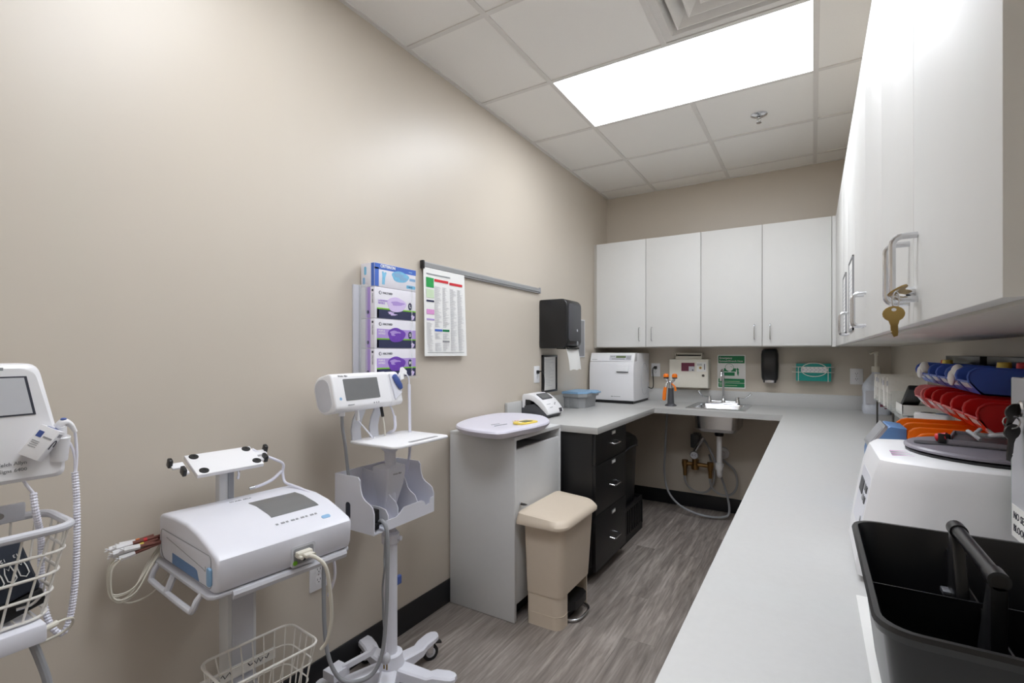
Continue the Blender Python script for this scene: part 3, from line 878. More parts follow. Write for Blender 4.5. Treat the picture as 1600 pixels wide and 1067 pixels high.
b = MB(); b.cyl((-1.458, 1.262, 1.105), (-1.456, 1.266, 1.06), .0075, M_WHITE); b.tube([(-1.456, 1.266, 1.06), (-1.448, 1.30, 1.02), (-1.45, 1.335, .985)], .003, M_CORDL, smooth=6); tm.part('data_cord', b)
b = MB(); b.cyl((-1.45, 1.375, 1.11), (-1.452, 1.388, 1.062), .006, M_CORDB); b.tube([(-1.452, 1.388, 1.062), (-1.455, 1.40, 1.02), (-1.46, 1.408, .982)], .0028, M_CORDW, smooth=6); tm.part('power_lead', b)

# the cord draped from the bin to the floor loop and back up, with its plug
b = MB()
loop = [(-1.345, 1.268, .70), (-1.318, 1.262, .705), (-1.298, 1.262, .66), (-1.298, 1.262, .50), (-1.305, 1.262, .36), (-1.318, 1.258, .24), (-1.34, 1.24, .17), (-1.375, 1.205, .145), (-1.42, 1.165, .155), (-1.452, 1.14, .22), (-1.466, 1.128, .33), (-1.468, 1.125, .50), (-1.47, 1.13, .62), (-1.50, 1.16, .72), (-1.515, 1.212, .735)]
t = Thing('power_cord', 'grey mains cord looped down from the white bin almost to the floor', 'cord', (-1.32, 1.25, .14))
b.tube(loop, .0072, M_CORD, n=10, smooth=8); t.part('cord', b)
b = MB(); b.tube([(-1.318, 1.278, .69), (-1.322, 1.272, .58), (-1.312, 1.262, .54), (-1.335, 1.275, .46), (-1.338, 1.28, .40), (-1.34, 1.283, .345), (-1.337, 1.285, .30), (-1.335, 1.285, .25)], .0035, M_CORD, smooth=6); t.part('thin_cord', b)
b = MB()
b.cyl((-1.335, 1.285, .25), (-1.335, 1.285, .215), .006, M_CORDL); b.ell((-1.335, 1.288, .195), (.02, .018, .022), M_PALE)
for dx in (-.007, .007): b.box((-1.336 + dx, 1.286, .155), (-1.332 + dx, 1.290, .178), M_BRASS)
t.part('plug', b)
b = MB(); b.loft([[(-1.495 + dx, 1.20 + dy, z) for (dx, dy) in ((-.03, -.035), (.03, -.035), (.03, .035), (-.03, .035))] for z in (.125, .155)], M_COOL)
b.prism([(-.0, 0), (.11, .035), (.125, .06), (.115, .065), (.10, .05), (0, .02)], -.008, .008, M_COOL, M=frame((-1.48, 1.215, .14), (.55, .83, 0), (0, 0, 1)))
cart_c.part('cord_hook', b)

# black cuff hose block in bin
b = MB(); b.box((-1.47, by0 + .012, zb0 + .006), (-1.345, by0 + .05, .745), M_BLACKM, .006); b.box((-1.345, by0 + .015, zb0 + .03), (-1.326, by0 + .045, .70), M_BLACKM, .004)
single('cuff_pouch', b, 'black pouch standing in the first slot of the white divided bin', 'pouch', (-1.41, by0 + .03, zb0 + .006))

# ------------------------------------------------------------------ ECG cart
EC = (-1.345, .797)
er = R(-5.5)
te = Thing('recorder_cart', 'white rolling cart carrying the wide white heart recorder, with tray and wire basket', 'medical cart', (EC[0], EC[1], 0), er)
# local frame: x out of the wall, y along it
star = Matrix.Identity(4)
def arm(dx, dy):
    b = MB(); b.box((min(0, dx) - .02, min(0, dy) - .02, .075), (max(0, dx) + .02, max(0, dy) + .02, .105), M_PALE, .008); return b
for (dx, dy) in ((.22, .0), (-.16, .0)):
    pass
for sy in (-1, 1):
    b = MB(); b.box((-.20, sy * .20 - .025, .078), (.20, sy * .20 + .025, .108), M_PALE, .01); lg = te.part('leg', b, world=False)
    for dx in (-.17, .17):
        c = caster((dx, sy * .20), R(30)); te.part('caster', c, lg, world=False)
b = MB(); b.box((-.13, -.20, .08), (-.05, .20, .106), M_PALE, .008); te.part('crossbar', b, world=False)
b = MB(); b.box((-.125, -.041, .10), (-.065, .041, .735), M_CAB, .006); b.box((-.064, -.03, .12), (-.062, .03, .73), M_PALE); te.part('column', b, world=False)
b = MB(); b.box((-.195, -.022, .70), (-.165, .022, .985), M_CAB, .004); b.box((-.166, .002, .74), (-.1615, .018, .98), M_GREY); b.box((-.20, -.03, .70), (-.06, .03, .735), M_CAB, .004); te.part('rear_post', b, world=False)
# tray, turned-down lip and side handle
b = MB(); b.prism(rrect(-.20, -.18, .172, .200, .02), .735, .744, M_PALE, 'z', .002)
prof = [(.171, .744), (.178, .742), (.181, .734), (.178, .724), (.174, .722), (.172, .726), (.174, .732), (.168, .736)]
b.prism(prof, -.13, .18, M_PALE, 'y'); tray = te.part('tray', b, world=False)
b = MB(); b.tube([(-.165, -.174, .738), (-.165, -.186, .722), (-.165, -.192, .704), (-.14, -.194, .698), (.08, -.194, .698), (.11, -.192, .704), (.115, -.186, .722), (.118, -.174, .738)], .0075, M_PALE, n=10, smooth=4)
b.tube([(-.05, -.193, .70), (-.05, -.178, .737)], .009, M_PALE); te.part('handle', b, tray, world=False)
# upper plate with four rubber feet and end clips
up = Matrix.Translation((-.150, -.012, .990)) @ Matrix.Rotation(R(24), 4, 'Y')
b = MB(); b.box((-.052, -.092, -.006), (.052, .092, .006), M_WHITE, .002, M=up)
b.box((-.03, -.03, -.03), (.01, .03, -.005), M_CAB, .004, M=up)
pl = te.part('top_plate', b, world=False)
for (px, py) in ((-.038, -.072), (-.038, .075), (.036, -.070), (.032, .078)):
    b = MB(); b.lathe([(.0125, .005), (.0125, .0075), (.011, .0085), (.004, .0085), (.004, .007)], M_RUBBER, up @ Matrix.Translation((px, py, 0))); te.part('rubber_foot', b, pl, world=False)
for s_ in (-1, 1):
    b = MB(); b.box((-.036, s_ * .095 - .004, -.010), (-.010, s_ * .132 + .0, -.003), M_WHITE, .002, M=up)
    b.box((-.002, s_ * .095 - .004, -.010), (.020, s_ * .112, -.003), M_WHITE, .002, M=up)
    te.part('clip_arm', b, pl, world=False)
    b = MB(); b.prism(rrect(-.042, -.012, -.022, .014, .006), s_ * .128, s_ * .138, M_BLACK, 'y', .002, M=up); b.prism(rrect(.0, -.012, .026, .010, .004), s_ * .108, s_ * .118, M_BLACK, 'y', .002, M=up); te.part('clip', b, pl, world=False, label='black rubber clip')
b = MB(); b.tube([(.02, .03, -.006), (.03, .032, -.03), (.028, .034, -.05)], .004, M_STEEL, smooth=4, M=up); te.part('hook', b, pl, world=False)
# basket
def basket(loops, wires_n, bottom, r1, r2, m):
    """loops: list of closed polylines (top first); vertical wires join loops; returns MB"""
    b = MB()
    for i, lp in enumerate(loops):
        b.tube(lp, r1 if i == 0 else r2, m, n=8, closed=True)
    N = len(loops[0])
    for k in range(wires_n):
        f = k * N / wires_n
        i0 = int(f) % N; i1 = (i0 + 1) % N; w_ = f - int(f)
        b.tube([Vector(lp[i0]).lerp(Vector(lp[i1]), w_) for lp in loops], r2, m, n=6)
    if bottom:
        lp = loops[-1]
        xs = [p[0] for p in lp]; ys = [p[1] for p in lp]; z = lp[0][2]
        y = min(ys) + .02
        while y < max(ys) - .01:
            b.tube([(min(xs) + .001, y, z), (max(xs) - .001, y, z)], r2, m, n=6); y += .028
    return b
def resample(pts, n):
    P = [Vector(p) for p in pts] + [Vector(pts[0])]
    L = [0]
    for a, c in zip(P[:-1], P[1:]): L.append(L[-1] + (c - a).length)
    out = []
    j = 0
    for i in range(n):
        tt = L[-1] * i / n
        while L[j + 1] < tt: j += 1
        f = (tt - L[j]) / max(1e-9, L[j + 1] - L[j])
        out.append(P[j].lerp(P[j + 1], f))
    return out
lps = []
for (x0, y0, x1, y1, z) in ((-.040, -.125, .125, .130, .482), (-.036, -.118, .115, .122, .428), (-.034, -.112, .108, .115, .372), (-.032, -.105, .10, .108, .31)):
    lps.append(resample([(x, y, z) for (x, y) in rrect(x0, y0, x1, y1, .03)], 72))
b = basket(lps, 24, True, .0036, .002, M_WIRE); bk = te.part('wire_basket', b, world=False)
b = MB(); b.box((-.0445, -.12, .396), (-.043, .085, .430), M_PAPER)
M = frame((-.043, -.11, .413), (0, 1, 0), (0, 0, 1))
b.tube([M @ Vector((.005 + .006 * k, .007 * math.sin(k * 2.1) , .0006)) for k in range(12)], .0012, M_INK, n=5)
b.tube([M @ Vector((.115 + .006 * k, .007 * math.sin(k * 2.6 + 1), .0006)) for k in range(11)], .0014, M_INK, n=5)
te.part('paper_strip', b, bk, world=False, label='white paper strip with handwriting')
b = MB(); b.box((-.066, -.03, .34), (-.036, .03, .38), M_PALE, .003); te.part('basket_bracket', b, bk, world=False)

# the recorder itself
tr_ = Thing('heart_recorder', 'wide white heart recorder with slanted screen and blue-grey paper latch', 'ecg machine', tuple(te.W @ Vector((0, 0, .744))), er)
b = MB()
zo = .0005
prof = [(-.188, zo + .012), (-.18, zo + .003), (.155, zo), (.170, zo + .004), (.178, zo + .02), (.182, zo + .070), (.180, zo + .082), (.170, zo + .092), (.13, zo + .106), (.07, zo + .124), (.0, zo + .134), (-.08, zo + .134), (-.16, zo + .128), (-.180, zo + .122), (-.188, zo + .112)]
b.prism(prof, -.168, .196, M_COOL, 'y', .009, 3); bd = tr_.part('housing', b, world=False)
# top sheet follows the profile
b = MB()
def topz(x):
    P = [(-.2, .122), (-.16, .128), (-.08, .134), (.0, .134), (.07, .124), (.13, .106), (.170, .092), (.18, .082)]
    for (a, c) in zip(P[:-1], P[1:]):
        if a[0] <= x <= c[0]: return zo + a[1] + (c[1] - a[1]) * (x - a[0]) / (c[0] - a[0])
    return zo + .12
def on_top(x0, y0, x1, y1, m, h, n=8, skew=0):
    rows = []
    for i in range(n + 1):
        x = x0 + (x1 - x0) * i / n
        rows.append((x, topz(x)))
    lo = [[(x, y0, z - .001) for (x, z) in rows] + [(x, y0, z + h) for (x, z) in reversed(rows)], [(x, y1, z - .001) for (x, z) in rows] + [(x, y1, z + h) for (x, z) in reversed(rows)]]
    bb = MB(); bb.loft(lo, m); return bb
tr_.part('screen', on_top(-.046, .008, .086, .148, M_SCREEN, .0012), bd, world=False)
b = MB()
mt = frame((.122, .0, topz(.122) + .0012), (0, 1, 0), (-.94, 0, .34))

for k in range(9): b.strip(mt, .002 + .014 * k, -.003, .002 + .014 * k + .006 + .004 * (k % 2), .003, M_TEXT)
b.text('Welch Allyn', .012, frame((-.10, -.02, topz(-.10) + .0008), (0, 1, 0), (-1, 0, 0)), M_GREY)
b.prism(rrect(-.013, -.007, .013, .007, .006), -.0004, .0008, M_LTBLUE, M=frame((.145, .135, topz(.145) + .0006), (0, 1, 0), (-.92, 0, .38)))
tr_.part('print', b, bd, world=False)
# left end: paper door outline, recess and latch
E_ = frame((0, -.168, 0), (1, 0, 0), (0, 0, 1))
b = MB(); b.prism(rrect(-.165, .012, .150, .086, (.01, .012, .012, .03)), -.0002, .0012, M_COOL, M=E_, bev=.0006)
b.tube([E_ @ Vector((-.125, .072, .0014)), E_ @ Vector((.10, .050, .0014)), E_ @ Vector((.122, .046, .0014)), E_ @ Vector((.122, .058, .0014))], .0008, M_GREY, n=5)
b.tube([E_ @ Vector((x, z, .0010)) for (x, z) in rrect(-.167, .010, .152, .088, (.01, .012, .012, .03))], .0008, M_GREY, n=5, closed=True)
tr_.part('paper_door', b, bd, world=False)
b = MB(); b.prism([(-.085, .012), (.085, .012), (.072, .035), (.06, .038), (-.085, .040)], -.0004, .0018, M_STEELBLUE, M=E_); tr_.part('door_recess', b, bd, world=False, label='blue-grey finger recess')
b = MB(); b.prism(rrect(.138, .018, .158, .062, .007), -.001, .007, M_LTBLUE, M=E_, bev=.003); tr_.part('latch', b, bd, world=False, label='light blue latch')
# front connector recess
F_ = frame((.181, .04, zo + .0), (0, 1, 0), (0, 0, 1))
b = MB(); b.prism(rrect(-.028, .003, .040, .058, .007), -.012, .0012, M_PALE, M=F_); b.prism(rrect(-.022, .010, .034, .052, .006), -.011, .0018, M_GREY, M=F_)
b.oval(F_, -.018, .015, .006, .006, M_GREENL, .003); b.oval(F_, .006, .02, .005, .005, M_INK, .004); tr_.part('connector_panel', b, bd, world=False)

# patient cable from the connector
tp = Thing('patient_cable', 'ivory cable plugged into the front of the heart recorder and hanging down', 'cable', tuple(tr_.W @ Vector((.19, .05, 0))), er)
b = MB(); b.box((.1832, .020, .030), (.203, .062, .047), M_CORDW, .004); b.box((.203, .03, .033), (.222, .054, .044), M_CORDW, .004)
for yk in (.024, .058): b.cyl((.184, yk, .036), (.215, yk, .036), .0042, M_CORDW)
cw = tr_.W
def loc2(bm): return bm
def put(th, name, b_, **k): bmesh.ops.transform(b_.bm, matrix=cw, verts=b_.bm.verts); return th.part(name, b_, **k)
put(tp, 'connector', b)
b = MB(); b.tube([(.22, .042, .039), (.245, .048, .036), (.262, .062, .01), (.262, .074, -.06), (.258, .08, -.13), (.245, .076, -.19), (.23, .068, -.215)], .0048, M_CORDW, n=10, smooth=8); put(tp, 'cord', b)
# lead wires bundle at the left end
tl = Thing('electrode_leads', 'bundle of electrode leads with white clips sticking out past the recorder end', 'electrode leads', tuple(tr_.W @ Vector((-.15, -.19, 0))), er)
for k in range(10):
    a = (k % 5 - 2) * .006; h = (k // 5) * .011
    y0 = -.212 - .010 * (k % 3)
    o = Vector((-.205 + a * 2.0 + (k % 2) * .003, y0, .035 + h + (k % 4) * .003))
    d = Vector((.18, 1, .22 - .14 * (k // 5) + .07 * ((k % 3) - 1))).normalized()
    b = MB(); b.tube([o - d * .036, o - d * .002], .0074, M_WHITE, n=6); b.tube([o - d * .045 + Vector((.004, 0, .006)), o - d * .036], .0022, M_WHITE, n=6)
    b.tube([o - d * .044 - Vector((.005, 0, .004)), o - d * .034], .0022, M_WHITE, n=6)
    b.tube([o - d * .004, o + d * .022], .0048, M_BROWN, n=7); b.tube([o + d * .022, o + d * .03], .005, (M_ORANGE, M_BROWN, M_REDP, M_YELLOW, M_BROWN)[k % 5], n=7); b.tube([o + d * .03, o + d * .062], .0042, M_BROWN, n=7)
    put(tl, 'clip', b)
for (dx, sag) in ((0, .10), (.008, .09), (.016, .115), (-.01, .12), (.02, .105)):
    b = MB(); b.tube([(-.20 + dx, -.252, .030), (-.208 + dx, -.272, -.0), (-.207 + dx, -.272, -.03 - sag * .3), (-.197 + dx, -.255, -sag * .75), (-.185 + dx, -.225, -sag * .6), (-.19 + dx, -.192, -.012), (-.205 + dx, -.155, .03)], .0022, M_CORDW, n=6, smooth=8); put(tl, 'lead_wire', b)
b = MB(); b.tube([(-.20, -.262, -.075), (-.195, -.235, -.10), (-.19, -.19, -.095), (-.188, -.15, -.06), (-.19, -.12, -.02), (-.189, -.1, .03)], .0022, M_CORDW, n=6, smooth=8); put(tl, 'lead_wire', b)
# white cable from the top plate behind to the right
tw = Thing('interface_cable', 'white cable running from the upper plate down behind the heart recorder', 'cable', tuple(tr_.W @ Vector((-.15, .1, .1))), er)
b = MB(); b.tube([(-.19, .085, .262), (-.17, .105, .245), (-.155, .14, .225), (-.155, .168, .205), (-.16, .17, .175), (-.152, .173, .145), (-.11, .176, .14), (-.05, .178, .136), (.02, .178, .125), (.06, .176, .10), (.075, .178, .06), (.08, .19, .0), (.09, .20, -.1), (.07, .19, -.17)], .0042, M_CORDL, n=10, smooth=8); put(tw, 'cord', b)
b = MB(); b.tube([(-.158, .166, .182), (-.168, .14, .158), (-.175, .11, .146), (-.178, .085, .142)], .0048, M_CORDL, n=10, smooth=6); b.cyl((-.178, .088, .1425), (-.180, .072, .141), .0055, M_STEEL); put(tw, 'plug', b)

# ------------------------------------------------------------------ monitor stand at the left edge
ts = Thing('vitals_stand', 'white rolling pole stand holding the monitor and wire basket at the left edge', 'medical stand', (-1.46, .23, 0))
star_base(ts, (-1.40, .16), 5, R(20), .20, M_COOL)
b = MB(); b.cyl((-1.46, .22, .08), (-1.46, .22, 1.09), .022, M_COOL, n=24); ts.part('pole', b)
b = MB(); b.lathe([(.07, .06), (.07, .10), (.03, .14)], M_COOL, Matrix.Translation((-1.43, .19, 0))); ts.part('hub', b)
b = MB(); b.box((-1.45, .14, 1.0), (-1.42, .30, 1.06), M_COOL, .006); b.box((-1.475, .2, 1.0), (-1.44, .24, 1.06), M_COOL, .004); ts.part('mounting_head', b)
# lower bracket under the basket
b = MB(); b.box((-1.46, .10, .745), (-1.285, .345, .782), M_COOL, .005); b.box((-1.475, .195, .74), (-1.44, .245, .78), M_COOL, .004); br_ = ts.part('bracket_tray', b)
b = MB(); b.tube([(-1.30, .345, .765), (-1.30, .356, .767), (-1.302, .364, .768)], .006, M_CORDW, n=10); b.tube([(-1.302, .362, .768), (-1.305, .378, .768), (-1.315, .392, .76), (-1.325, .392, .742), (-1.33, .37, .73), (-1.335, .34, .725)], .0028, M_CORDW, n=8, smooth=6); ts.part('short_lead', b)
b = MB(); b.tube([(-1.32, .33, .745), (-1.318, .342, .70), (-1.312, .352, .65), (-1.312, .357, .58), (-1.32, .36, .50), (-1.35, .35, .3), (-1.40, .30, .16)], .0075, M_CORD, n=10, smooth=8); ts.part('hanging_cord', b)
# basket
lps = []
for (x0, y0, x1, y1, z) in ((-1.45, .06, -1.285, .388, .962), (-1.447, .068, -1.292, .381, .915), (-1.444, .076, -1.298, .373, .872), (-1.442, .084, -1.304, .365, .832), (-1.44, .09, -1.31, .357, .788)):
    lps.append(resample([(x, y, z) for (x, y) in rrect(x0, y0, x1, y1, .035)], 96))
b = MB()
b.tube(lps[0], .0082, M_PALE, n=10, closed=True); bb = ts.part('basket_rim', b)
b = basket(lps[1:], 24, True, .003, .0022, M_WIRE)
for lp in lps[1:]: b.tube(lp, .0031, M_WIRE, n=8, closed=True)
for k in range(24): b.tube([lps[0][k * 4], lps[1][k * 4]], .0022, M_WIRE, n=6)
ts.part('wire_basket', b)
b = MB(); b.box((-1.452, .06, .955), (-1.442, .352, .993), M_PALE, .003); b.cyl((-1.442, .31, .975), (-1.430, .31, .975), .006, M_STEEL); b.box((-1.466, .2, .955), (-1.45, .24, .99), M_PALE); ts.part('basket_back_bar', b)
b = MB(); b.tube([(-1.395, .335, 1.055), (-1.39, .34, 1.04), (-1.384, .35, 1.02)], .003, M_CORDL, smooth=4); b.coil([(-1.384, .349, 1.022), (-1.380, .352, .98), (-1.40, .365, .92), (-1.402, .366, .85), (-1.385, .366, .78), (-1.365, .374, .735), (-1.36, .389, .718), (-1.36, .401, .745), (-1.358, .409, .82), (-1.358, .412, .92), (-1.36, .412, 1.0), (-1.363, .410, 1.055)], .0066, M_CORDL)
b.tube([(-1.363, .410, 1.052), (-1.366, .411, 1.085), (-1.372, .407, 1.112), (-1.38, .400, 1.128)], .0026, M_CORDL, smooth=6)
cord_probe = b
# monitor head
ta = Thing('vital_signs_monitor', 'white monitor with bright screen and thermometer probe at the left edge', 'monitor', (-1.44, .255, 1.045), R(0))
A_ = Matrix.Translation((-1.40, 0, 1.045))
def ayz(b_y0, b_y1, t_y0, t_y1, zb_, zt_):
    return [(b_y0, zb_), (b_y1, zb_), (t_y1, zt_), (t_y0, zt_)]
def trap(dx, ins=0.0, r=.02):
    # face outline in (y, z): wide at the bottom
    bl, br2, tl2, tr2 = .085 + ins, .402 - ins, .130 + ins, .358 - ins
    zb_, zt_ = 1.047 + ins, 1.292 - ins
    c = [(bl, zb_), (br2, zb_), (br2 + .001, zb_ + .035), (tr2, zt_), (tl2, zt_), (bl - .001, zb_ + .035)]
    # round corners
    out = []
    n = len(c)
    rad = {0: .025, 1: .03, 2: .03, 3: .022, 4: .022, 5: .03}
    for i in range(n):
        p = Vector(c[i]).to_3d(); a = Vector(c[i - 1]).to_3d(); d = Vector(c[(i + 1) % n]).to_3d()
        u = (a - p); v = (d - p); rr = min(rad[i], u.length * .45, v.length * .45)
        u.normalize(); v.normalize()
        p0 = p + u * rr; p2 = p + v * rr
        for k in range(6):
            s_ = k / 5
            q = p0.lerp(p, s_).lerp(p.lerp(p2, s_), s_)
            out.append((dx, q.x, q.y))
    return out
b = MB(); b.loft([trap(-1.475, .02), trap(-1.465, .006), trap(-1.43, 0), trap(-1.395, 0), trap(-1.384, .003), trap(-1.378, .010)], M_WHITE); ba = ta.part('housing', b)
FA = FX((-1.378, 0, 0))
b = MB(); b.prism([(.112, 1.182), (.3515, 1.186), (.337, 1.266), (.13, 1.266)], -.001, .0012, M_INK, M=FA); b.prism([(.115, 1.186), (.3465, 1.189), (.333, 1.263), (.133, 1.263)], .0, .0018, M_SCREENB, M=FA); ta.part('screen', b, ba)
b = MB(); b.text('Welch Allyn', .0098, FA @ Matrix.Translation((.338, 1.089, .0005)), M_TEXT, 'RIGHT'); b.text('Vital Signs 6400', .0098, FA @ Matrix.Translation((.338, 1.0755, .0005)), M_TEXT, 'RIGHT'); b.strip(FA, .262, 1.278, .303, 1.284, M_TEXT); ta.part('print', b, ba)
# probe holster on the right shoulder
b = MB(); b.cyl((-1.386, .388, 1.085), (-1.372, .391, 1.135), .017, M_WHITE, .015, 24); ta.part('holster', b, ba)
b = MB(); b.cyl((-1.374, .390, 1.130), (-1.366, .388, 1.158), .0105, M_WHITE, .0095, 20)
b.tube([(-1.368, .384, 1.155), (-1.364, .392, 1.166), (-1.366, .404, 1.158), (-1.366, .412, 1.142)], .008, M_WHITE, n=12, smooth=5, rf=lambda i, N: .0095 - .006 * i / N)
b.ell((-1.362, .391, 1.1725), (.005, .0055, .003), M_PROBE); pr_ = ta.part('thermometer_probe', b)
b = cord_probe; b.tube([(-1.363, .411, 1.05), (-1.365, .414, 1.09), (-1.367, .413, 1.125), (-1.366, .411, 1.144)], .0028, M_CORDL, smooth=6); ta.part('coiled_cord', b, pr_)
# probe cover carton, tilted in its cradle
tb_ = Thing('probe_cover_box', 'small white carton of probe covers on the front of the left edge monitor', 'carton', (-1.36, .36, 1.105))
hv = Vector((.10, .52, .85)).normalized(); nv = Vector((.78, -.55, .22)); nv = (nv - hv * nv.dot(hv)).normalized(); av = hv.cross(nv)
BM = frame((-1.352, .350, 1.130), av, hv)
b = MB(); b.box((-.018, -.033, -.026), (.018, .033, .0), M_WHITE, .001, M=BM); cb = tb_.part('carton', b)
b = MB(); K = BM @ Matrix.Translation((-.018, -.033, .0002)); b.strip(K, .004, .042, .014, .055, M_PROBE); b.strip(K, .017, .044, .033, .047, M_GREY)
for k in range(4): b.strip(K, .004, .033 - .004 * k, .018, .0342 - .004 * k, M_GREY)
K2 = BM @ frame((0, .0332, -.013), (1, 0, 0), (0, 0, -1)); b.strip(K2, -.010, -.006, .008, .005, M_PROBE)
K3 = BM @ frame((.0182, -.033, 0), (0, 0, -1), (0, 1, 0)); b.tube([K3 @ Vector(p) for p in ((.007, .026, .0003), (.007, .040, .0003), (.013, .046, .0003), (.019, .040, .0003), (.019, .032, .0003))], .0011, M_INK, n=5, smooth=4)
for k in range(3): b.strip(K3, .006 + .006 * k, .053, .0095 + .006 * k, .06, M_GREY)
tb_.part('print', b)
# cuff in the basket
tc_ = Thing('blood_pressure_cuff', 'folded navy blood pressure cuff with white markings lying in the left edge basket', 'blood pressure cuff', (-1.37, .25, .80))
b = MB()
CM = frame((-1.332, .350, .838), (0, .962, .272), (-.10, -.27, .95))
b.box((-.22, .0, -.026), (.0, .116, -.006), M_CUFF, .006, M=CM); b.box((-.21, .004, -.008), (-.003, .112, .0), M_CUFF, .004, M=CM); tc_.part('cuff', b)
b = MB()
for i, tx in enumerate(('13', '12', '11', '10', '9')):
    x = -.014 - .0185 * i
    b.text(tx, .009, CM @ Matrix.Translation((x - .002, .084, .0002)) @ Matrix.Rotation(R(180), 4, 'Z'), M_PAPER, 'CENTER')
    for dx in (0,): b.tube([CM @ Vector(p) for p in ((x - .007, .042, .0004), (x - .007, .058, .0004), (x - .004, .070, .0004), (x, .062, .0004), (x + .004, .070, .0004), (x + .006, .056, .0004), (x + .006, .042, .0004), (x, .036, .0004))], .0011, M_PAPER, n=5, closed=True)
b.tube([CM @ Vector((-.053 + .0085 * math.cos(R(k * 30)), .084 + .0085 * math.sin(R(k * 30)), .0004)) for k in range(12)], .0008, M_PAPER, n=5, closed=True)
b.text('2XL', .0095, CM @ Matrix.Translation((-.055, .103, .0002)) @ Matrix.Rotation(R(180), 4, 'Z'), M_PAPER)
tc_.part('markings', b)
b = MB(); b.box((-.075, -.034, -.03), (.0, .0, -.006), M_BLACKM, .006, M=CM); b.tube([CM @ Vector((-.045, -.016, -.002)), CM @ Vector((-.025, -.020, .001)), CM @ Vector((-.008, -.014, -.001))], .004, M_STEEL, smooth=4); tc_.part('connector', b)

# ------------------------------------------------------------------ grey cabinet with slot, scale on top
gy0, gy1, gx1, gz = 2.030, 2.540, -1.231, .903
t = Thing('document_cabinet', 'tall light grey locked cabinet with a slot under its top, by the left wall', 'cabinet', (-1.43, 2.285, 0))
b = MB(); b.box((XL + .012, gy0, .002), (gx1, gy0 + .019, gz - .019), M_CAB, .001); t.part('side_panel', b)
b = MB(); b.box((XL + .012, gy1 - .019, .002), (gx1, gy1, gz - .019), M_CAB, .001); t.part('side_panel', b)
b = MB(); b.box((XL + .012, gy0, gz - .019), (gx1, gy1, gz), M_CAB, .001); t.part('top_panel', b)
b = MB(); b.box((XL + .012, gy0 + .019, .05), (XL + .022, gy1 - .019, gz - .019), M_CABD); b.box((XL + .022, gy0 + .019, .06), (gx1 - .03, gy1 - .019, .078), M_CABD); b.box((XL + .022, gy0 + .019, .80), (gx1 - .03, gy1 - .019, .806), M_CABD); t.part('carcass', b)
b = MB(); b.box((gx1 - .021, gy0 + .021, .085), (gx1 - .002, gy1 - .021, .838), M_CAB, .0012); d = t.part('door', b)
b = MB(); b.cyl((gx1 - .003, 2.085, .568), (gx1 + .006, 2.085, .568), .010, M_CHROME); b.box((gx1 + .006, 2.078, .564), (gx1 + .026, 2.092, .572), M_OLIVE, .001); b.ell((gx1 + .028, 2.085, .568), (.010, .011, .003), M_OLIVE); t.part('lock', b, d)
b = MB(); b.box((gx1 - .06, gy0 + .019, .004), (gx1 - .045, gy1 - .019, .06), M_BLACKM); t.part('toe_kick', b)

t = Thing('baby_scale', 'white flat baby scale with a yellow-framed display lying on the grey cabinet', 'scale', (-1.42, 2.2, gz))
ctrl = [(-1.178, 2.285), (-1.235, 2.40), (-1.334, 2.505), (-1.466, 2.535), (-1.575, 2.50), (-1.622, 2.40), (-1.610, 2.17), (-1.56, 2.00), (-1.485, 1.911), (-1.369, 1.863), (-1.255, 1.855), (-1.205, 1.885), (-1.182, 2.03), (-1.170, 2.15)]
out = [(p.x, p.y) for p in catmull([(x, y, 0) for x, y in ctrl], 5, True)]
ccx, ccy = -1.40, 2.19
def ringz(f, z): return [(ccx + (x - ccx) * f, ccy + (y - ccy) * f, z) for (x, y) in out]
b = MB(); b.loft([ringz(.80, gz + .008), ringz(.90, gz + .012), ringz(.985, gz + .03), ringz(1.0, gz + .040), ringz(.985, gz + .048), ringz(.95, gz + .052), ringz(.80, gz + .050), ringz(.5, gz + .044), ringz(.2, gz + .043)], M_LAV); bd = t.part('platform', b)
b = MB(); b.loft([ringz(.72, gz + .0005), ringz(.72, gz + .009)], M_DARK); t.part('foot_pad', b)
DM = frame((-1.262, 2.20, gz + .0535), (.15, 1, 0), (-1, .15, 0))
b = MB(); b.prism(rrect(-.078, -.040, .066, .044, .034), -.006, .002, M_YELLOW, M=DM, bev=.0008); ds = t.part('display_surround', b, bd, label='yellow display surround')
b = MB(); b.strip(DM, -.03, -.016, .032, .024, M_DARK, .0032); b.strip(DM, -.022, -.009, .024, .018, M_LCD, .0036); b.oval(DM, -.052, .0, .01, .01, M_PAPER, .003); t.part('display', b, ds)
b = MB(); 
for q in range(4): b.oval(DM, -.03 + .012 * q, .066 - .003 * (q % 2), .0045, .0045, (M_YELLOW, M_ORANGE)[q % 2], .0012)
b.strip(DM, -.22, .02, -.13, .025, M_TEXT, .0025); b.strip(DM, -.20, .06, -.14, .066, M_TEXT, .0015); t.part('print', b, bd)

# ------------------------------------------------------------------ beige step-on bin
t = Thing('step_bin', 'beige pedal bin with a closed lid standing against the grey cabinet', 'waste bin', (-1.10, 2.25, 0))
BX0, BX1, BY0, BY1 = -1.188, -1.008, 2.075, 2.43
def binring(e, z, r=.03): return [(x, y, z) for (x, y) in rrect(BX0 - e * .25, BY0 - e, BX1 + e, BY1 + e, (.045, .045, .015, .015), 5)]
ped0, ped1, pedz = 2.155, 2.395, .155
b = MB()
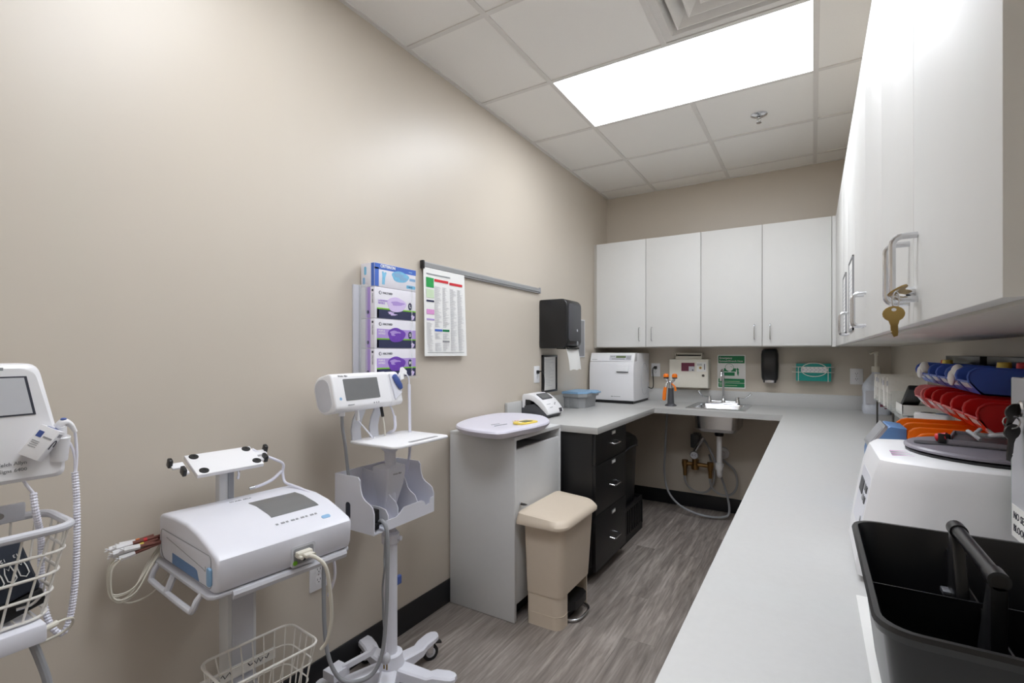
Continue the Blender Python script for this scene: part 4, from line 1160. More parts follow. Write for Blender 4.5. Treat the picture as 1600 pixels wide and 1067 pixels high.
# lower half in pieces around the pedal recess, upper half whole
b.loft([binring(.022, .505), binring(.012, .30), binring(.004, .16), binring(.0035, .155)], M_BEIGE)
b.loft([[(x, y, z) for (x, y) in rrect(BX0, BY0, BX1, ped0, (.0, .0, .0, .015) if False else (.045, .0, .0, .015), 5)] for z in (.0, .03, .0301, .156)], M_BEIGE)
b.loft([[(x, y, z) for (x, y) in rrect(BX0, ped1, BX1, BY1, (.0, .045, .015, .0), 5)] for z in (.0, .156)], M_BEIGE)
b.box((BX0, ped0 - .001, .0), (BX0 + .075, ped1 + .001, .156), M_BEIGE)
b.tube([(x, y, .062) for (x, y) in rrect(BX0 - .0006, BY0 - .0006, BX1 + .0006, ped0, (.045, 0, 0, .015), 5)][0:7], .0012, M_BEIGE, n=5)
b.box((BX0 + .02, BY0 - .0012, .06), (BX1 - .045, BY0 + .001, .063), M_BEIGE)
body = t.part('body', b)
b = MB()
LX0, LX1, LY0, LY1 = -1.222, -.965, 2.018, 2.485
def lidring(e, z, dz=.0):
    pts = []
    for (x, y) in rrect(LX0 + e * .3, LY0 + e, LX1 - e, LY1 - e, (.07, .07, .02, .02), 7):
        f = (x - LX0) / (LX1 - LX0)
        pts.append((x, y, z - dz * f * f))
    return pts
b.loft([lidring(.012, .496, .0), lidring(.0, .492, .0), lidring(.0, .504, .0), lidring(.006, .520, .006), lidring(.014, .540, .018), lidring(.03, .548, .024), lidring(.09, .550, .024)], M_BEIGE)
ld = t.part('lid', b)
b = MB(); LM = frame((-1.06, 2.30, .5375), (0, 1, 0), (-1, 0, .09)); b.prism(rrect(-.028, -.014, .028, .014, .003), -.001, .002, M_REDP, M=LM); b.strip(LM, -.02, -.002, .02, .002, M_PINK, .0024); t.part('badge', b, ld, label='small red badge')
b = MB(); b.loft([[(x, y, z) for (x, y) in ((BX1 - .09, 2.19), (BX1 - .01, 2.185), (BX1 + .018, 2.21), (BX1 + .024, 2.275), (BX1 + .018, 2.34), (BX1 - .01, 2.365), (BX1 - .09, 2.36))] for z in (.052, .075, .092)], M_BLACKM)
b.box((BX1 - .10, 2.20, .01), (BX1 - .02, 2.35, .05), M_BLACK)
t.part('pedal', b)
b = MB(); b.tube([(BX1 - .06, 2.175, .012), (BX1 + .0, 2.18, .012), (BX1 + .032, 2.21, .012), (BX1 + .04, 2.275, .012), (BX1 + .032, 2.34, .012), (BX1 + .0, 2.37, .012), (BX1 - .06, 2.375, .012)], .006, M_STEEL, n=10, smooth=4); t.part('foot_bar', b)

# ------------------------------------------------------------------ black drawer unit
t = Thing('drawer_unit', 'black three-drawer base cabinet under the left arm of the worktop', 'drawer unit', (-1.33, 2.87, 0))
dx1 = -1.045; dy0, dy1 = 2.605, 3.135
b = MB(); b.box((XL + .012, dy0, .095), (dx1 - .02, dy1, zb - .001), M_BLACKM, .001); b.box((XL + .012, dy0 + .002, .0), (dx1 - .075, dy1 - .002, .096), M_BLACKM); t.part('body', b)
zs = [(.675, .852), (.388, .671), (.068, .384)]
for (za, zc_), (hz, lz) in zip(zs, ((.765, .826), (.515, .648), (.195, .342))):
    b = MB(); b.box((dx1 - .019, dy0 + .002, za), (dx1, dy1 - .002, zc_), M_BLACKM, .0012); dr = t.part('drawer', b)
    b = MB(); b.tube([(dx1 - .001, 2.835, hz + .004), (dx1 + .026, 2.838, hz), (dx1 + .033, 2.846, hz), (dx1 + .033, 2.934, hz), (dx1 + .026, 2.942, hz), (dx1 - .001, 2.945, hz + .004)], .0045, M_STEEL, n=10); t.part('handle', b, dr)
    b = MB(); b.box((dx1 - .0005, 2.865, lz - .011), (dx1 + .0035, 2.925, lz + .011), M_ALU, .001); b.box((dx1 + .003, 2.87, lz - .006), (dx1 + .0042, 2.92, lz + .007), M_PAPER); t.part('label_holder', b, dr)

# black crate and bin past the drawers
t = Thing('slotted_crate', 'black slotted plastic crate on the floor under the worktop corner', 'crate', (-1.27, 3.40, 0))
cx0, cx1, cy0, cy1, cz = -1.50, -1.095, 3.18, 3.66, .245
b = MB()
b.box((cx0, cy0, 0), (cx1, cy1, .012), M_BLACKM, .003)
for (lo, hi) in (((cx0, cy0, cz - .03), (cx1, cy0 + .01, cz)), ((cx0, cy1 - .01, cz - .03), (cx1, cy1, cz)), ((cx0, cy0, cz - .03), (cx0 + .01, cy1, cz)), ((cx1 - .01, cy0, cz - .03), (cx1, cy1, cz)),
                 ((cx0, cy0, .0), (cx1, cy0 + .01, .05)), ((cx0, cy1 - .01, .0), (cx1, cy1, .05)), ((cx0, cy0, .0), (cx0 + .01, cy1, .05)), ((cx1 - .01, cy0, .0), (cx1, cy1, .05))):
    b.box(lo, hi, M_BLACKM)
n = 12
for k in range(n + 1):
    y = cy0 + .006 + (cy1 - cy0 - .012) * k / n
    for x in (cx0 + .005, cx1 - .005): b.box((x - .004, y - .009, .04), (x + .004, y + .009, cz - .02), M_BLACKM)
    x = cx0 + .006 + (cx1 - cx0 - .012) * k / n
    for y in (cy0 + .005, cy1 - .005): b.box((x - .009, y - .004, .04), (x + .009, y + .004, cz - .02), M_BLACKM)
t.part('basket', b)
b = MB(); b.box((cx0 + .011, cy0 + .011, cz - .03), (cx1 - .011, cy1 - .011, cz - .02), M_BLACKM); t.part('lid', b)
t = Thing('waste_basket', 'tall black bin standing on the black crate under the worktop', 'waste bin', (-1.28, 3.45, cz - .02))
b = MB()
zb_ = cz - .0195
rr = [[(x, y, z) for (x, y) in rrect(-1.42 - e, 3.30 - e, -1.13 + e, 3.60 + e, .03, 4)] for (e, z) in ((0, zb_), (.0, zb_ + .01), (.012, zb_ + .40), (.02, zb_ + .41), (.02, zb_ + .44), (.008, zb_ + .47), (-.03, zb_ + .50), (-.08, zb_ + .51))]
b.loft(rr, M_BLACK); t.part('body', b)
b = MB(); b.tube([(-1.113 + .004, 3.31, zb_ + .40), (-1.105, 3.38, zb_ + .415), (-1.105, 3.52, zb_ + .415), (-1.109, 3.59, zb_ + .40)], .005, M_DARK, smooth=4); t.part('handle', b)

# ------------------------------------------------------------------ things on the left arm of the worktop
t = Thing('blood_analyser', 'small arched white and charcoal analyser with a grey screen on the worktop', 'analyser', (-1.53, 2.86, ZK))
ay0, ay1 = 2.755, 2.965
b = MB()
b.prism([(-1.618, ZK + .004), (-1.44, ZK + .004), (-1.428, ZK + .022), (-1.43, ZK + .034), (-1.50, ZK + .075), (-1.535, ZK + .088), (-1.60, ZK + .075), (-1.618, ZK + .06)], ay0, ay1, M_DARK, 'y', .006); bd = t.part('base', b)
b = MB()
arch_o = [(-1.612, ZK + .062), (-1.614, ZK + .135), (-1.605, ZK + .15), (-1.56, ZK + .152), (-1.52, ZK + .142), (-1.475, ZK + .112), (-1.44, ZK + .075), (-1.42, ZK + .045), (-1.418, ZK + .032), (-1.424, ZK + .024)]
arch_i = [(-1.432, ZK + .024), (-1.46, ZK + .05), (-1.50, ZK + .085), (-1.53, ZK + .105), (-1.56, ZK + .115), (-1.59, ZK + .115), (-1.596, ZK + .062)]
b.prism(arch_o + arch_i, ay0 - .002, ay1 + .002, M_WHITE, 'y', .004); ar = t.part('arm', b)
b = MB(); SM = frame((-1.505, 2.86, ZK + .1335), (0, 1, 0), (-.835, 0, .55)); b.prism(rrect(-.07, -.03, .07, .028, .004), -.001, .003, M_DARK, M=SM); b.prism(rrect(-.06, -.022, .06, .02, .003), 0, .0036, M_SCREEN, M=SM); t.part('screen', b, ar)
b = MB(); BMx = frame((-1.445, 2.86, ZK + .0825), (0, 1, 0), (-.69, 0, .72)); 
b.oval(BMx, .03, .0, .005, .004, M_INK, .001); b.oval(BMx, .048, .01, .005, .004, M_INK, .001); b.strip(BMx, -.07, .006, -.02, .009, M_TEXT); b.strip(BMx, -.06, -.02, -.02, -.017, M_TEXT)
bq = frame((-1.4185, 2.86, ZK + .043), (0, 1, 0), (-.2, 0, 1)); b.prism(rrect(.05, -.012, .085, .014, .002), -.003, .001, M_DARK, M=bq); t.part('buttons', b, ar)
b = MB(); b.box((-1.59, ay0 + .004, ZK + .07), (-1.55, ay1 - .004, ZK + .114), M_BLACK); t.part('sample_well', b, bd)
b = MB()
for (x, y) in ((-1.60, ay0 + .02), (-1.60, ay1 - .02), (-1.45, ay0 + .02), (-1.45, ay1 - .02)): b.cyl((x, y, ZK + .0003), (x, y, ZK + .006), .008, M_RUBBER)
t.part('feet', b)
b = MB(); b.box((XL + .004, 2.986, 1.168), (XL + .022, 3.008, 1.192), M_BLACK, .004); b.tube([(XL + .018, 2.998, 1.18), (XL + .034, 3.006, 1.185), (XL + .038, 3.03, 1.17), (XL + .036, 3.045, 1.12), (XL + .034, 3.046, 1.06), (XL + .036, 3.035, 1.035), (XL + .045, 3.0, 1.03), (XL + .05, 2.985, 1.045), (XL + .048, 3.005, 1.055), (XL + .046, 3.03, 1.035), (XL + .05, 2.99, 1.02), (XL + .05, 2.968, .99), (XL + .06, 2.960, .955)], .0035, M_CORDB, n=8, smooth=6); t.part('power_cord', b)

t = Thing('storage_tub', 'grey plastic tub with a light blue lid on the worktop by the autoclave', 'storage tub', (-1.54, 3.50, ZK))
def tubpts(e): return [(-1.622 - e * .3, 3.395 - e), (-1.50 + e * .4, 3.395 - e), (-1.462 + e, 3.44 - e * .4), (-1.462 + e, 3.645 + e), (-1.622 - e * .3, 3.645 + e)]
b = MB(); b.loft([[(x, y, z) for (x, y) in tubpts(e)] for (e, z) in ((-.004, ZK + .0006), (.004, ZK + .085))], M_TUBG); b.loft([[(x, y, z) for (x, y) in tubpts(e)] for (e, z) in ((.006, ZK + .082), (.018, ZK + .084), (.02, ZK + .106), (.014, ZK + .110))], M_TUBG)
for (x, y) in ((-1.59, 3.393), (-1.52, 3.393)): b.box((x - .018, y - .005, ZK + .002), (x + .018, y + .004, ZK + .08), M_TUBG, .004)
t.part('tub', b)
b = MB(); b.loft([[(x, y, z) for (x, y) in tubpts(e)] for (e, z) in ((.016, ZK + .108), (.020, ZK + .112), (.018, ZK + .122), (.0, ZK + .126), (-.03, ZK + .124))], M_LTBLUE); b.box((-1.452, 3.52, ZK + .108), (-1.405, 3.62, ZK + .121), M_LTBLUE, .004); t.part('lid', b)

# autoclave
t = Thing('autoclave', 'white countertop autoclave with a green display in the left corner', 'autoclave', (-1.43, 4.1, ZK))
ax0, ax1 = -1.617, -1.236; az0, az1 = ZK + .02, 1.312
b = MB(); b.box((ax0 + .01, 3.93, az0), (ax1, YF - .028, az1), M_WHITE, .008); bd = t.part('housing', b)
fpr = [(3.935, az0 + .004), (3.905, az0 + .006), (3.896, az0 + .03), (3.889, az0 + .13), (3.891, az0 + .22), (3.899, az0 + .30), (3.908, az0 + .325), (3.935, az0 + .325)]
b = MB(); b.prism(fpr, ax0, ax1 + .001, M_WHITE, 'x', .004); dr = t.part('door', b)
b = MB(); b.prism([(3.936, az0 + .328), (3.909, az0 + .328), (3.934, az1 - .006), (3.945, az1 + .001), (3.99, az1 + .001), (3.99, az0 + .328)], ax0, ax1 + .001, M_WHITE, 'x', .003); cp = t.part('control_panel', b)
PM = frame(((ax0 + ax1) / 2, 3.9205, az0 + .358), (1, 0, 0), (0, .37, .93))
b = MB(); b.prism(rrect(-.02, -.022, .165, .022, .004), -.002, .001, M_PALE, M=PM); b.strip(PM, .035, -.003, .118, .015, M_LCD, .002)
for k in range(3): b.strip(PM, -.012 + .013 * k, .003, -.004 + .013 * k, .014, M_GREY, .0016); b.strip(PM, .126 + .012 * k, -.016, .134 + .012 * k, .014, M_GREY, .0016)
b.strip(PM, .0, -.016, .11, -.009, M_GREY, .0014); t.part('keypad', b, cp)
b = MB(); b.text('MIDMARK', .011, PM @ Matrix.Translation((-.175, -.018, 0)), M_GREY); DMx = frame(((ax0 + ax1) / 2, 3.8955, az0 + .038), (1, 0, 0), (0, -.05, 1)); b.strip(DMx, .0, -.003, .016, .003, M_GREY, .001); b.strip(DMx, .02, -.002, .08, .0015, M_TEXT, .001); t.part('print', b, dr)
b = MB(); b.prism([(3.900, az0 + .30), (3.892, az0 + .298), (3.878, az0 + .246), (3.896, az0 + .243)], .05 + (ax0 + ax1) / 2, .15 + (ax0 + ax1) / 2, M_WHITE, 'x', .002); b.box((.052 + (ax0 + ax1) / 2, 3.882, az0 + .238), (.148 + (ax0 + ax1) / 2, 3.895, az0 + .2435), M_DARK); t.part('door_handle', b, dr)
b = MB(); b.box((ax0 + .02, 3.915, ZK + .0005), (ax1 - .01, YF - .04, az0 + .001), M_BLACKM); t.part('plinth', b)
b = MB(); pp = [(ax1 + .0012, 4.2 + .10 * math.cos(R(a)), 1.09 + .135 * math.sin(R(a))) for a in range(20, 345, 12)]; b.tube(pp, .0016, M_PALE, n=5); t.part('side_groove', b, bd)
b = MB(); b.box((-1.198, YF - .022, 1.17), (-1.172, YF - .006, 1.196), M_BLACK, .004); b.tube([(-1.19, YF - .02, 1.182), (-1.198, YF - .036, 1.18), (-1.203, YF - .04, 1.15), (-1.198, YF - .035, 1.06), (-1.20, YF - .036, 1.012), (-1.215, YF - .045, 1.0), (-1.238, YF - .06, 1.012)], .0042, M_CORDB, n=8, smooth=6); t.part('power_cord', b)

# ------------------------------------------------------------------ far wall over the sink
t = Thing('sharps_cabinet', 'cream locked sharps cabinet with a dark red window on the far wall', 'sharps container', (-.88, YF, 1.02))
b = MB(); b.box((-1.040, 4.262, 1.022), (-.728, YF - .0005, 1.260), M_IVORY, .003); bd = t.part('housing', b)
b = MB(); b.box((-1.038, 4.250, 1.024), (-.730, 4.261, 1.258), M_IVORY, .003); dr = t.part('door', b)
P_ = FY((-1.038, 4.25, 1.024))
b = MB(); b.prism(rrect(.094, .128, .212, .212, .004), -.001, .0016, M_IVORY, M=P_); b.prism(rrect(.098, .136, .204, .206, .003), 0, .0022, M_MAROON, M=P_); b.strip(P_, .158, .137, .203, .176, M_PALE, .003); b.oval(P_, .19, .146, .006, .006, M_INK, .0036); t.part('window', b, dr, label='dark red window')
b = MB(); b.strip(P_, .22, .135, .295, .212, M_PAPER, .001); b.oval(P_, .25, .165, .011, .011, M_YELLOW, .0016); b.oval(P_, .25, .165, .006, .006, M_MAROON, .002)
for k in range(3): b.strip(P_, .224, .195 - .006 * k, .262, .198 - .006 * k, M_TEXT, .0014)
b.strip(P_, .279, .15, .285, .198, M_INK, .0014); t.part('sticker', b, dr)
b = MB(); b.lathe([(.010, 0), (.010, .006), (.007, .009)], M_OLIVE, P_ @ Matrix.Translation((.272, .103, 0))); t.part('lock', b, dr)
b = MB(); b.box((-.995, 4.27, 1.260), (-.778, YF - .03, 1.268), M_IVORY, .001); b.box((-.995, 4.262, 1.260), (-.778, 4.268, 1.286), M_IVORY, .001); b.box((-.995, 4.29, 1.296), (-.778, YF - .01, 1.312), M_IVORY, .003)
for x in (-.995, -.784): b.box((x, 4.262, 1.260), (x + .006, YF - .01, 1.31), M_IVORY)
b.box((-.988, 4.33, 1.268), (-.785, 4.34, 1.297), M_DARK); t.part('drop_tray', b)

t = Thing('eyewash_sign', 'green and white emergency eyewash sign on the far wall behind the faucet', 'sign', (-.57, YF, 1.02))
b = MB(); S_ = FY((-.676, YF - .0006, 1.021)); b.prism(rrect(0, 0, .213, .275, .008), 0, .003, M_PAPER, M=S_); t.part('board', b)
b = MB(); T_ = S_ @ Matrix.Translation((0, 0, .003))
def sbar(y0, y1): b.prism(rrect(.008, y0, .205, y1, .004), 0, .0005, M_SIGNG, M=T_)
sbar(.207, .267); sbar(.046, .080); sbar(.010, .043)
b.text('Emergency', .022, T_ @ Matrix.Translation((.016, .249, .0004)), M_PAPER, bold=.0003); b.text('Eyewash/Drench Hose', .0195, T_ @ Matrix.Translation((.014, .224, .0004)), M_PAPER, bold=.0003)
b.strip(T_, .05, .138, .142, .165, M_SIGNG)
b.strip(T_, .05, .104, .132, .132, M_SIGNG); b.prism([(.150, .12), (.158, .10), (.164, .13), (.160, .15), (.166, .155), (.152, .17), (.142, .155), (.150, .153)], 0, .0005, M_SIGNG, M=T_)
b.oval(T_, .092, .172, .032, .030, M_PAPER, .0008); b.tube([T_ @ Vector((.092 + .032 * math.cos(R(20 * k)), .172 + .030 * math.sin(R(20 * k)), .001)) for k in range(18)], .0013, M_SIGNG, n=5, closed=True)
b.tube([T_ @ Vector(p) for p in ((.1, .18, .001), (.112, .178, .001), (.114, .172, .001))], .001, M_SIGNG, n=5)
b.strip(T_, .085, .135, .105, .144, M_PAPER, .0009)
for k, (x1, y) in enumerate(((.05, .073), (.17, .058), (.06, .035), (.15, .024))): b.strip(T_, .016, y - .0018, x1, y + .0018, M_MINT, .0008)
t.part('print', b)

t = Thing('soap_dispenser', 'glossy black soap dispenser on the far wall right of the green sign', 'soap dispenser', (-.286, YF, 1.08))
b = MB()
rr = []
for (z, w0, d0) in ((1.10, .052, .085), (1.12, .057, .092), (1.20, .060, .098), (1.30, .059, .098), (1.33, .055, .09), (1.342, .046, .07)):
    rr.append([(-.286 + x, y, z) for (x, y) in rrect(-w0, YF - d0, w0, YF - .001, (.028, .004, .004, .028), 5)])
b.loft(rr, M_BLACK); bd = t.part('cover', b)
b = MB(); b.box((-.330, YF - .08, 1.080), (-.242, YF - .002, 1.104), M_BLACKM, .006); b.prism([(YF - .092, 1.082), (YF - .084, 1.082), (YF - .086, 1.100), (YF - .092, 1.100)], -.318, -.254, M_STEEL, 'x', .001); t.part('push_bar', b)

t = Thing('mask_box_holder', 'white wire holder gripping a teal carton with an oval opening on the far wall', 'box holder', (0, YF, 1.1))
b = MB()
for z in (1.207, 1.168): b.tube([(-.135, YF - .006, z), (-.13, YF - .094, z), (-.12, YF - .097, z), (.118, YF - .097, z), (.13, YF - .094, z), (.134, YF - .006, z)], .0024, M_WIRE)
b.tube([(.008 + .082 * math.cos(R(12 * k)), YF - .1, 1.187 + .05 * math.sin(R(12 * k))) for k in range(30)], .0024, M_WIRE, closed=True)
for x in (-.092, .096): b.tube([(x, YF - .0995, 1.209), (x, YF - .1, 1.10), (x, YF - .08, 1.099), (x, YF - .005, 1.10)], .0024, M_WIRE)
t.part('wire_frame', b)
t = Thing('glove_carton', 'teal carton with white tissue showing in the wire holder on the far wall', 'carton', (0, YF - .05, 1.103))
b = MB(); b.box((-.108, YF - .094, 1.103), (.115, YF - .004, 1.232), M_TEAL, .002); t.part('carton', b)
b = MB(); G_ = FY((0, YF - .0942, 1.187)); b.oval(G_, .008, 0, .074, .036, M_TEAL, .0006); b.prism(rrect(-.072, -.022, .085, .022, .02), 0, .0022, M_PALE, M=G_)
for r_ in range(3):
    for k in range(6): b.ell((-.055 + .026 * k + .01 * (r_ % 2), YF - .0962, 1.187 + (r_ - 1) * .0125), (.012, .0022, .005), M_PAPER, u=10, v=6)
t.part('tissue', b, label='white tissue in the opening')

# sink
t = Thing('sink', 'small stainless drop-in sink with its bowl showing under the worktop', 'sink', (-.615, 4.06, ZK))
def rz(x0, y0, x1, y1, r, z): return [(x, y, z) for (x, y) in rrect(x0, y0, x1, y1, r, 5)]
b = MB()
rr = [rz(-.825, 3.838, -.408, 4.325, .02, ZK + .0004), rz(-.825, 3.838, -.408, 4.325, .02, ZK + .004), rz(-.818, 3.846, -.415, 4.318, .02, ZK + .007), rz(-.775, 3.888, -.455, 4.228, .04, ZK + .005), rz(-.770, 3.893, -.460, 4.223, .04, ZK - .004), rz(-.765, 3.90, -.465, 4.216, .05, ZK - .15), rz(-.745, 3.92, -.485, 4.20, .05, ZK - .175), rz(-.64, 4.03, -.59, 4.09, .02, ZK - .178)]
b.loft(rr, M_STEEL, cap=False)
rr2 = [rz(-.64, 4.03, -.59, 4.09, .02, ZK - .1795), rz(-.748, 3.917, -.482, 4.203, .05, ZK - .1775), rz(-.768, 3.897, -.462, 4.219, .05, ZK - .152), rz(-.773, 3.89, -.457, 4.226, .04, ZK - .002)]
b.loft(rr2, M_STEEL, cap=False); t.part('bowl', b)
b = MB(); b.lathe([(.006, .0), (.038, .001), (.042, .004), (.042, -.002)], M_CHROME, Matrix.Translation((-.615, 4.06, ZK - .178))); t.part('strainer', b)
# faucet
fx, fy, fz = -.617, 4.275, ZK + .0065
t = Thing('faucet', 'chrome gooseneck faucet with two wing handles standing on the sink rim', 'faucet', (fx, fy, fz))
b = MB(); b.prism(rrect(fx - .125, fy - .022, fx + .125, fy + .022, .02), fz, fz + .012, M_CHROME, 'z', .004); b.cyl((fx - .1, fy, fz + .016), (fx + .1, fy, fz + .016), .011, M_CHROME); t.part('base', b)
b = MB(); b.lathe([(.022, .01), (.018, .03), (.013, .045)], M_CHROME, Matrix.Translation((fx, fy, fz))); b.tube([(fx, fy, fz + .03), (fx, fy, fz + .20), (fx, fy - .012, fz + .25), (fx, fy - .05, fz + .275), (fx, fy - .09, fz + .262), (fx, fy - .105, fz + .225), (fx, fy - .106, fz + .20)], .0085, M_CHROME, n=14, smooth=6); b.cyl((fx, fy - .106, fz + .205), (fx, fy - .106, fz + .19), .0105, M_CHROME); t.part('spout', b)
for s_ in (-1, 1):
    b = MB(); b.lathe([(.022, .01), (.016, .035), (.012, .05), (.012, .058)], M_CHROME, Matrix.Translation((fx + s_ * .105, fy, fz)))
    if s_ > 0: pts = [(fx + .105, fy, fz + .054), (fx + .13, fy - .006, fz + .052), (fx + .165, fy - .012, fz + .056), (fx + .19, fy - .016, fz + .075), (fx + .205, fy - .02, fz + .092)]
    else: pts = [(fx - .105, fy, fz + .054), (fx - .125, fy - .02, fz + .054), (fx - .145, fy - .055, fz + .06), (fx - .16, fy - .075, fz + .08), (fx - .172, fy - .085, fz + .105)]
    b.tube(pts, .006, M_CHROME, n=12, smooth=6, rf=lambda i, N: .0045 + .005 * (i / N) ** 2)
    t.part('handle', b)
# eyewash
ex, ey = -.955, 3.951
t = Thing('eyewash_unit', 'deck mounted eyewash with orange caps and orange lever beside the sink', 'eyewash', (ex, ey, ZK))
b = MB(); b.lathe([(.045, .0005), (.042, .008), (.026, .02), (.022, .10), (.02, .14)], M_DARK, Matrix.Translation((ex, ey, ZK))); t.part('stem', b)
b = MB(); b.tube([(ex, ey, ZK + .13), (ex, ey, ZK + .19)], .014, M_CHROME, n=14)
for s_ in (-1, 1): b.tube([(ex, ey, ZK + .185), (ex + s_ * .02, ey - .01, ZK + .195), (ex + s_ * .032, ey - .012, ZK + .215), (ex + s_ * .033, ey - .012, ZK + .228)], .009, M_CHROME, n=12, smooth=5)
t.part('head', b)
for s_ in (-1, 1):
    b = MB(); b.lathe([(.004, .222), (.020, .226), (.0215, .24), (.016, .252), (.004, .256)], M_ORANGE, Matrix.Translation((ex + s_ * .033, ey - .012, ZK))); b.lathe([(.019, .216), (.0195, .226)], M_INK, Matrix.Translation((ex + s_ * .033, ey - .012, ZK))); t.part('cap', b, label='orange cap')
b = MB(); b.loft([[(x, y, z) for (x, y) in rrect(ex - .030 - d - w_, ey - .045, ex - .030 - d + w_, ey - .03, .005, 3)] for (z, d, w_) in ((ZK + .045, .012, .008), (ZK + .055, .012, .014), (ZK + .11, .008, .014), (ZK + .15, .002, .011))], M_ORANGE); b.tube([(ex - .03, ey - .037, ZK + .145), (ex - .02, ey - .025, ZK + .185), (ex - .005, ey, ZK + .19)], .009, M_CHROME, smooth=4, n=10); t.part('lever', b, label='orange lever')
b = MB(); b.tube([(ex + .01, ey - .012, ZK + .175), (ex + .035, ey - .02, ZK + .155), (ex + .042, ey - .022, ZK + .12)], .006, M_ORANGE, smooth=5, rf=lambda i, N: .005 + .004 * i / N); t.part('pull_tab', b, label='orange pull tab')
b = MB(); b.tube([(-1.0, 4.02, zb), (-1.035, 4.1, .53), (-1.055, 4.15, .33), (-1.03, 4.15, .18), (-.95, 4.12, .09), (-.83, 4.10, .04), (-.70, 4.11, .02), (-.60, 4.15, .022), (-.56, 4.18, .06), (-.58, 4.19, .20), (-.65, 4.2, .40), (-.72, 4.22, .55), (-.765, 4.25, .60), (-.80, 4.275, .585)], .0085, M_CORD, n=10, smooth=8); t.part('drench_hose', b)

# plumbing
t = Thing('sink_drain', 'white plastic drain pipe and trap hanging under the steel sink', 'drain pipe', (-.615, 4.06, .36))
b = MB(); b.lathe([(.03, 0), (.034, .01), (.034, .035), (.045, .04)], M_BLACK, Matrix.Translation((-.615, 4.06, .672))); t.part('flange', b)
b = MB(); b.cyl((-.615, 4.06, .71), (-.615, 4.06, .42), .019, M_WHITE); b.tube([(-.615, 4.06, .43), (-.615, 4.065, .385), (-.617, 4.10, .36), (-.620, 4.145, .385), (-.622, 4.15, .44), (-.625, 4.17, .475), (-.63, 4.23, .485), (-.633, YF - .002, .485)], .020, M_WHITE, n=16, smooth=6)
for z in (.45, .425): b.lathe([(.028, -.012), (.028, .012)], M_WHITE, Matrix.Translation((-.615, 4.06, z)))
b.lathe([(.028, -.012), (.028, .012)], M_WHITE, Matrix.Translation((-.622, 4.15, .43))); b.lathe([(.05, 0), (.045, .01)], M_WHITE, frame((-.633, YF - .001, .485), (1, 0, 0), (0, 0, 1))); t.part('trap', b)
t = Thing('mixing_valve', 'bronze mixing valve with a dial on the wall under the sink', 'mixing valve', (-.81, YF, .38))
my = 4.27
b = MB(); b.cyl((-.915, my, .388), (-.715, my, .384), .017, M_BRONZE); b.cyl((-.835, my, .36), (-.835, my, .46), .022, M_BRONZE); b.lathe([(.028, -.05), (.03, -.02), (.03, 0)], M_BRONZE, Matrix.Translation((-.835, my, .395)))
for x in (-.915, -.715): b.lathe([(.024, .03), (.026, 0), (.016, -.05), (.014, -.10)], M_BRONZE, Matrix.Translation((x, my, .386)))
b.cyl((-.835, my + .02, .40), (-.835, YF - .001, .40), .015, M_BRONZE); t.part('body', b)
b = MB(); V_ = FY((-.835, my - .03, .468)); b.lathe([(.03, -.02), (.034, -.01), (.034, .008), (.030, .012)], M_CHROME, V_); b.lathe([(.002, .012), (.029, .0125)], M_PALE, V_); b.text('H', .02, V_ @ Matrix.Translation((-.012, 0, .0125)), M_INK, 'CENTER'); b.text('C', .02, V_ @ Matrix.Translation((.012, 0, .0125)), M_INK, 'CENTER'); t.part('dial', b)
b = MB(); b.box((-.87, my - .01, .52), (-.80, YF - .001, .64), M_DARK, .012); b.tube([(-.835, my - .02, .50), (-.80, my - .035, .56), (-.76, my - .035, .62)], .016, M_STEEL, smooth=4, n=10); t.part('handle', b)
b = MB(); b.tube([(-.915, my, .30), (-.915, my, .25), (-.88, my + .02, .18), (-.81, my + .03, .15), (-.74, my + .03, .17), (-.695, my + .03, .25), (-.69, my + .04, .34), (-.72, my + .06, .42), (-.74, YF - .004, .46)], .0085, M_ALU, n=9, smooth=8); t.part('supply_hose', b)
b = MB(); b.tube([(-.715, my, .30), (-.715, my, .25), (-.69, my + .015, .19), (-.62, my + .02, .155), (-.55, my + .02, .18), (-.515, my + .02, .26), (-.535, my + .03, .36), (-.60, my + .04, .42), (-.66, YF - .004, .45)], .0085, M_ALU, n=9, smooth=8); t.part('supply_hose', b)

# ------------------------------------------------------------------ right arm of the worktop
jx, jy = .372, 4.195
t = Thing('sanitiser_jug', 'clear gallon jug with a white pump and maroon label in the far right corner', 'jug', (jx, jy, ZK))
b = MB()
prof = [(.074, .076, .0006), (.078, .08, .02), (.078, .08, .05), (.074, .076, .06), (.075, .077, .10), (.075, .077, .15), (.078, .079, .16), (.078, .079, .18), (.07, .07, .205), (.045, .045, .245), (.024, .024, .275), (.020, .020, .295)]
b.loft([[(jx + x, jy + y, ZK + z) for (x, y) in rrect(-a, -c, a, c, min(a, c) * .55, 5)] for (a, c, z) in prof], M_FROST); bd = t.part('bottle', b)
b = MB(); J_ = FY((jx, jy - .0785, ZK)); b.strip(J_, .015, .04, .052, .165, M_MAROON, .001); b.strip(J_, .017, .14, .05, .15, M_PALE, .0014); b.strip(J_, .017, .048, .05, .054, M_PALE, .0014); b.prism(rrect(-.065, .07, .014, .16, .004), -.002, .0008, M_PALE, M=J_); t.part('label', b, bd)
b = MB(); b.cyl((jx, jy, ZK + .285), (jx, jy, ZK + .325), .026, M_IVORY); b.cyl((jx, jy, ZK + .32), (jx, jy, ZK + .40), .0085, M_IVORY); b.cyl((jx, jy, ZK + .40), (jx, jy, ZK + .425), .012, M_IVORY); b.tube([(jx + .01, jy, ZK + .418), (jx - .02, jy - .01, ZK + .42), (jx - .036, jy - .014, ZK + .412)], .008, M_IVORY, n=10); t.part('pump', b)

